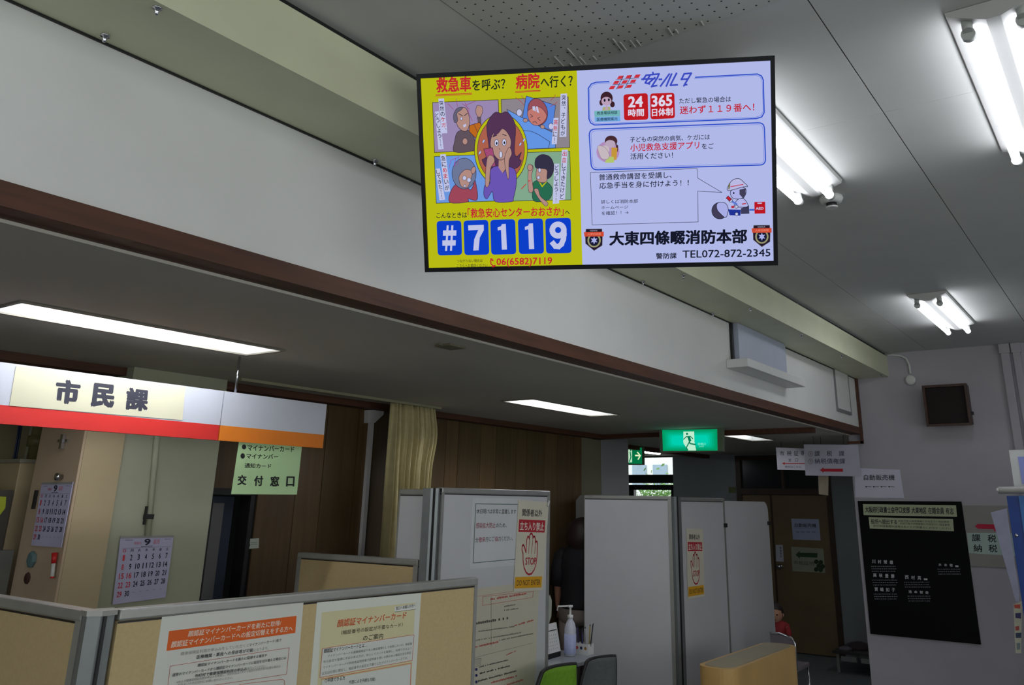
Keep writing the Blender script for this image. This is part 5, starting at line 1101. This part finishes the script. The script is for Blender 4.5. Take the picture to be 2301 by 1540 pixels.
t = thing('leaflet_strip', 'strip of small colourful leaflets with pale edges low on the blue rack', 'leaflet', tuple(onX(2285, 1400, XR)))
zj = zoom(2150, 1100, 3.5)
P = [onX(*zj(*c), XR-.07) for c in ((445, 905), (512, 880), (505, 1290), (462, 1290))]; MB().prism(P, (.003, 0, 0)).build('backing', mat('leaflet_paper', (170, 168, 150), .6, .1), t)
for q4, c_ in (([(450, 908), (500, 905), (500, 938), (455, 935)], (170, 70, 56)), ([(460, 975), (505, 972), (505, 1018), (462, 1012)], (52, 50, 96)), ([(460, 1080), (490, 1075), (490, 1110), (462, 1112)], (150, 66, 60)), ([(462, 1130), (508, 1128), (506, 1170), (464, 1170)], (44, 56, 84)), ([(470, 1210), (500, 1208), (498, 1260), (472, 1262)], (110, 120, 124))):
    P = [onX(*zj(*c), XR-.0712) for c in q4]; MB().prism(P, (.001, 0, 0)).build('leaflet_picture', ink(c_), t)

# ------------------------------------------------------------------ people
def skin_body(name, joints, edges, m, parent, sub=2):
    me = bpy.data.meshes.new(name); off = Vector(parent['_loc'])
    me.from_pydata([Vector(j[:3])-off for j in joints], edges, []); o = bpy.data.objects.new(name, me); C.objects.link(o); o.parent = parent; o['_loc'] = parent['_loc']
    md = o.modifiers.new('skin', 'SKIN'); sv = me.skin_vertices[0].data
    for i, j in enumerate(joints):
        r = j[3]; sv[i].radius = (r, j[4] if len(j) > 4 else r)
    sv[0].use_root = True; md.use_smooth_shade = True
    s_ = o.modifiers.new('sub', 'SUBSURF'); s_.levels = s_.render_levels = sub; me.materials.append(m); return o
def local(base, yaw_):
    f = Vector((math.cos(yaw_), math.sin(yaw_), 0)); l = Vector((-f.y, f.x, 0)); b = Vector(base)
    return lambda x, y, z: tuple(b+f*x+l*y+Vector((0, 0, z)))       # x forward, y left
def blob(name, c, r, m, parent, seg=20, fn=None):
    mb = MB(); vs = []; fs = []; N = seg//2
    for j in range(N+1):
        a = math.pi*j/N
        for i in range(seg):
            b = 2*math.pi*i/seg; p = Vector((math.sin(a)*math.cos(b), math.sin(a)*math.sin(b), math.cos(a)))
            if fn: p = fn(p)
            vs.append(p)
    for j in range(N):
        for i in range(seg): i2 = (i+1) % seg; fs.append((j*seg+i, (j+1)*seg+i, (j+1)*seg+i2, j*seg+i2))
    mb.add([c(p.x*r[0], p.y*r[1], p.z*r[2]) for p in vs], fs); mb.sm = True; return mb.build(name, m, parent)
skin_m = mat('skin', (196, 146, 120), .55, .05, 20); hair_m = mat('dark_hair', (40, 26, 24), .6, .3, 30, stretch=(8, 8, 1)); blk = mat('black_blouse', (18, 18, 24), .8, .15); trs = mat('grey_trousers', (128, 118, 112), .8, .12, 25)
def loft(name, rings, m, parent, L, seg=22, sub=1):
    """rings = (x, y, z, half depth, half width) stacked into one closed surface"""
    mb = MB()
    for j, (x, y, z, rx, ry) in enumerate(rings):
        for i in range(seg):
            a = 2*math.pi*i/seg; mb.v.append(Vector(L(x+rx*math.cos(a), y+ry*math.sin(a), z)))
    n = len(rings)
    for j in range(n-1):
        for i in range(seg): i2 = (i+1) % seg; mb.f.append((j*seg+i, j*seg+i2, (j+1)*seg+i2, (j+1)*seg+i))
    mb.f.append(tuple(range(seg))[::-1]); mb.f.append(tuple((n-1)*seg+i for i in range(seg))); mb.sm = True
    return mb.build(name, m, parent)
wb = onX(1309, 1166, 6.85); W = (wb.x, wb.y, 0); ys_ = math.radians(15)
t = thing('person', 'woman seen from behind in black top and grey trousers between the white partitions', 'person', W)
k_ = wb.z/1.62; L0 = local(W, ys_); L = lambda x, y, z: L0(x*k_, y*k_, z*k_)
def J(x, y, z, r, r2=None): return (*L(x, y, z), r*k_, (r2 or r)*k_)
joints = [J(0,0,.93,.12,.10), J(0,0,1.10,.11,.095), J(.0,0,1.27,.13,.10), J(0,0,1.36,.08,.075), J(.01,0,1.43,.048), J(.02,0,1.52,.075,.085),
          J(0,.18,1.31,.052), J(.0,.225,1.08,.042), J(.10,.25,.88,.032), J(.14,.24,.82,.028), J(0,-.18,1.31,.052), J(.0,-.225,1.08,.042), J(.10,-.25,.88,.032), J(.14,-.24,.82,.028),
          J(0,.09,.86,.09), J(.01,.09,.48,.062), J(-.02,.09,.09,.04), J(.09,.10,.035,.035), J(0,-.09,.86,.09), J(.01,-.09,.48,.062), J(-.02,-.09,.09,.04), J(.09,-.10,.035,.035)]
edges = [(0,1),(1,2),(2,3),(3,4),(4,5),(2,6),(6,7),(7,8),(8,9),(2,10),(10,11),(11,12),(12,13),(0,14),(14,15),(15,16),(16,17),(0,18),(18,19),(19,20),(20,21)]
skin_body('body', joints, edges, skin_m, t)
bls = loft('blouse', [(0,0,.885,.16,.20), (0,0,.90,.165,.206), (0,0,1.0,.15,.19), (0,0,1.12,.145,.185), (0,0,1.22,.145,.20), (0,0,1.30,.135,.205), (0,0,1.35,.115,.18), (0,0,1.385,.095,.13), (0,0,1.41,.07,.075), (.0,0,1.42,.055,.06)], blk, t, L)
for s_ in (1, -1): MB().tube([L(0,s_*.15,1.33), L(0,s_*.19,1.30), L(-.01,s_*.215,1.20), L(.0,s_*.232,1.06)], [.06*k_,.075*k_,.072*k_,.066*k_], 14).build('sleeve', blk, t)
loft('trousers', [(0,0,.76,.13,.205), (0,0,.80,.15,.215), (0,0,.88,.155,.215), (0,0,.95,.14,.195), (0,0,.99,.13,.175)], trs, t, L)
for s_ in (1, -1): MB().tube([L(0,s_*.10,.82), L(.01,s_*.105,.62), L(.01,s_*.10,.42), L(-.01,s_*.10,.08)], [.112*k_,.105*k_,.085*k_,.075*k_], 14).build('trouser_leg', trs, t)
hd = L(.015, 0, 1.515); Lh = local(hd, ys_)
def hairf(p):
    q_ = Vector(p)
    if q_.z < 0: q_.x = min(q_.x, .3); q_.z *= 1.75; q_.y *= 1.22-.12*q_.z*0; q_.x *= 1.1
    return q_
blob('hair', lambda x, y, z: Lh(x-.02, y, z), (.135*k_, .130*k_, .118*k_), hair_m, t, 24, hairf)
for s_ in (1, -1): blob('ear', lambda x, y, z, s_=s_: Lh(x+.05*k_, y+s_*.086*k_, z-.01), (.014, .008, .022), skin_m, t, 10)
def hand(c, d, name='hand', k=1.0, parent=None):
    """palm with four unequal curled fingers and a side thumb"""
    c = Vector(c); d = Vector(d).normalized(); s_ = Vector((0,0,1)).cross(d).normalized(); 
    if s_.length < .5: s_ = Vector((1,0,0))
    n_ = d.cross(s_)
    mb = MB(); mb.tube([c, c+d*.045*k, c+d*.075*k], [.024*k, .034*k, .030*k], 10)
    for i, (off, ln_) in enumerate(((-.026, .058), (-.009, .07), (.009, .066), (.025, .05))):
        b = c+d*.07*k+s_*off*k; mb.tube([b, b+d*ln_*.45*k, b+d*ln_*.8*k-n_*.012*k, b+d*ln_*.95*k-n_*.03*k], [.009*k, .0085*k, .0075*k, .006*k], 8)
    b = c+d*.025*k+s_*.026*k; mb.tube([b, b+d*.03*k+s_*.022*k, b+d*.055*k+s_*.028*k-n_*.01*k], [.012*k, .01*k, .007*k], 8)
    return mb.build(name, skin_m, parent)
for s_ in (1, -1): a = Vector(L(.13, s_*.242, .84)); hand(a, Vector(L(.20, s_*.23, .76))-a, parent=t, k=k_)
for s_ in (1, -1): MB().lathe(L(.03, s_*.09, 0), (0,0,1), [(0, .05), (.03, .052), (.06, .04)], 12).build('shoe', dark, t)
# child looking out beside the white board
cb = onX(1745, 1354, 9.35); ybk = math.radians(190); W2 = (cb.x, cb.y+.02, 0)
t = thing('person', 'small child with short dark hair and a red shirt peeking out beside the white board', 'person', W2); kc = .78; hz = cb.z-.108
L = local(W2, ybk)
def K_(x, y, z, r, r2=None): return (*L(x, y, z), r, r2 or r)
hzr = hz
skin_body('body', [K_(0,0,.36,.075,.06), K_(0,0,.46,.08,.062), K_(0,0,.58,.085,.058), K_(0,0,hzr-.12,.036), K_(0,0,hzr-.03,.05), K_(0,.10,.59,.034), K_(.02,.13,.47,.026), K_(.08,.12,.37,.02), K_(0,-.10,.57,.034), K_(.02,-.13,.46,.026), K_(.08,-.12,.37,.02), K_(0,.05,.30,.05), K_(.02,.05,.16,.036), K_(0,.05,.04,.028), K_(0,-.05,.30,.05), K_(.02,-.05,.16,.036), K_(0,-.05,.04,.028)],
          [(0,1),(1,2),(2,3),(3,4),(2,5),(5,6),(6,7),(2,8),(8,9),(9,10),(0,11),(11,12),(12,13),(0,14),(14,15),(15,16)], skin_m, t)
skin_body('shirt', [K_(0,0,.36,.09,.072), K_(0,0,.48,.092,.075), K_(0,0,.60,.10,.07), K_(0,0,.65,.055), K_(0,.105,.585,.045), K_(.015,.13,.49,.038), K_(0,-.105,.585,.045), K_(.015,-.13,.49,.038)], [(0,1),(1,2),(2,3),(2,4),(4,5),(2,6),(6,7)], mat('red_shirt', (150, 40, 44), .8, .1), t)
skin_body('shorts', [K_(0,0,.35,.085,.07), K_(0,.05,.29,.06), K_(.02,.05,.17,.05), K_(0,-.05,.29,.06), K_(.02,-.05,.17,.05)], [(0,1),(1,2),(0,3),(3,4)], dark, t)
hc = L(0, 0, hz); Lh = local(hc, ybk)
def facef(p):
    q_ = Vector(p)
    if q_.z < 0: q_.y *= 1-.28*q_.z*q_.z; q_.x *= 1-.12*q_.z*q_.z
    return q_
blob('head', Lh, (.088, .078, .105), skin_m, t, 24, facef)
def hf(p):
    q_ = Vector(p)
    if q_.x > .2 and q_.z < .42: q_ = q_*.9
    if q_.z < -.35: q_ = q_*.85
    return q_
blob('hair', lambda x, y, z: Lh(x-.004, y, z+.008), (.096, .088, .108), hair_m, t, 24, hf)
for s_ in (1, -1):
    blob('ear', lambda x, y, z, s_=s_: Lh(x, y+s_*.080, z-.012), (.014, .008, .02), skin_m, t, 10)
    blob('eye', lambda x, y, z, s_=s_: Lh(x+.080, y+s_*.030, z-.006), (.008, .012, .007), ink((30, 20, 20)), t, 10)
    hand(L(.09, s_*.12, .36), Vector(L(.14, s_*.10, .32))-Vector(L(.08, s_*.12, .37)), parent=t, k=.6)
blob('nose', lambda x, y, z: Lh(x+.088, y, z-.028), (.010, .009, .014), skin_m, t, 10)
blob('mouth', lambda x, y, z: Lh(x+.078, y, z-.058), (.006, .020, .006), ink((150, 60, 56)), t, 10)
for s_ in (1, -1): MB().lathe(L(.02, s_*.05, 0), (0,0,1), [(0, .035), (.02, .036), (.045, .028)], 12).build('shoe', dark, t)

# ------------------------------------------------------------------ outside the window
t = thing('building', 'white building with dark roof lines seen through the far window', 'building', (22, 14, 0))
ow = mat('white_render', (236, 238, 238), .8, .03, 1)
MB().box((20, 6, -2), (24, 17, 4.0)).build('wall', ow, t); MB().box((19.7, 6, 4.0), (24, 17, 4.15)).build('roof_edge', mat('grey_roof', (150, 156, 160), .6, .05), t)
for k in range(3): MB().box((19.95, 6, 3.1+k*.28), (19.995, 17, 3.12+k*.28)).build('facade_line', mat('grey_roof', (150, 156, 160), .6, .05), t)
for k in range(6): MB().box((19.96, 9.4+k*.6, 4.4-2.2), (19.99, 9.8+k*.6, 2.75)).build('window', mat('far_glass', (150, 170, 190), .2, .05), t)
t = thing('tree', 'small leafy green tree outside the lower window pane', 'tree', (17.5, 9.6, 0))
q = onX(1478, 1112, 17.5); gm = mat('leaf_green', (110, 150, 84), .7, .3, 20)
MB().tube([(17.5, q.y, -1), (17.5, q.y, q.z-.3)], [.08, .05], 8).build('trunk', brown, t)
mb = MB(); rnd = random.Random(5)
for k in range(700):
    a, b_, c_ = rnd.gauss(0, .28), rnd.gauss(0, .30), rnd.gauss(0, .22); p = Vector((17.5+a, q.y+b_, q.z-.12+c_)); d = Vector((rnd.uniform(-1,1), rnd.uniform(-1,1), rnd.uniform(-1,1))).normalized()*.06; e = Vector((rnd.uniform(-1,1), rnd.uniform(-1,1), rnd.uniform(-1,1))).normalized()*.03
    mb.add([p-d, p+e, p+d, p-e], [(0,1,2,3)])
mb.build('foliage', gm, t)['kind'] = 'stuff'
g = MB().box((XD+.3, -10, -1.1), (60, 40, -1.0)); o = g.build('ground', mat('outdoor_ground', (150, 148, 140), .9, .1)); o['kind'] = 'structure'
for o in bpy.data.objects:
    if '_loc' in o: del o['_loc']
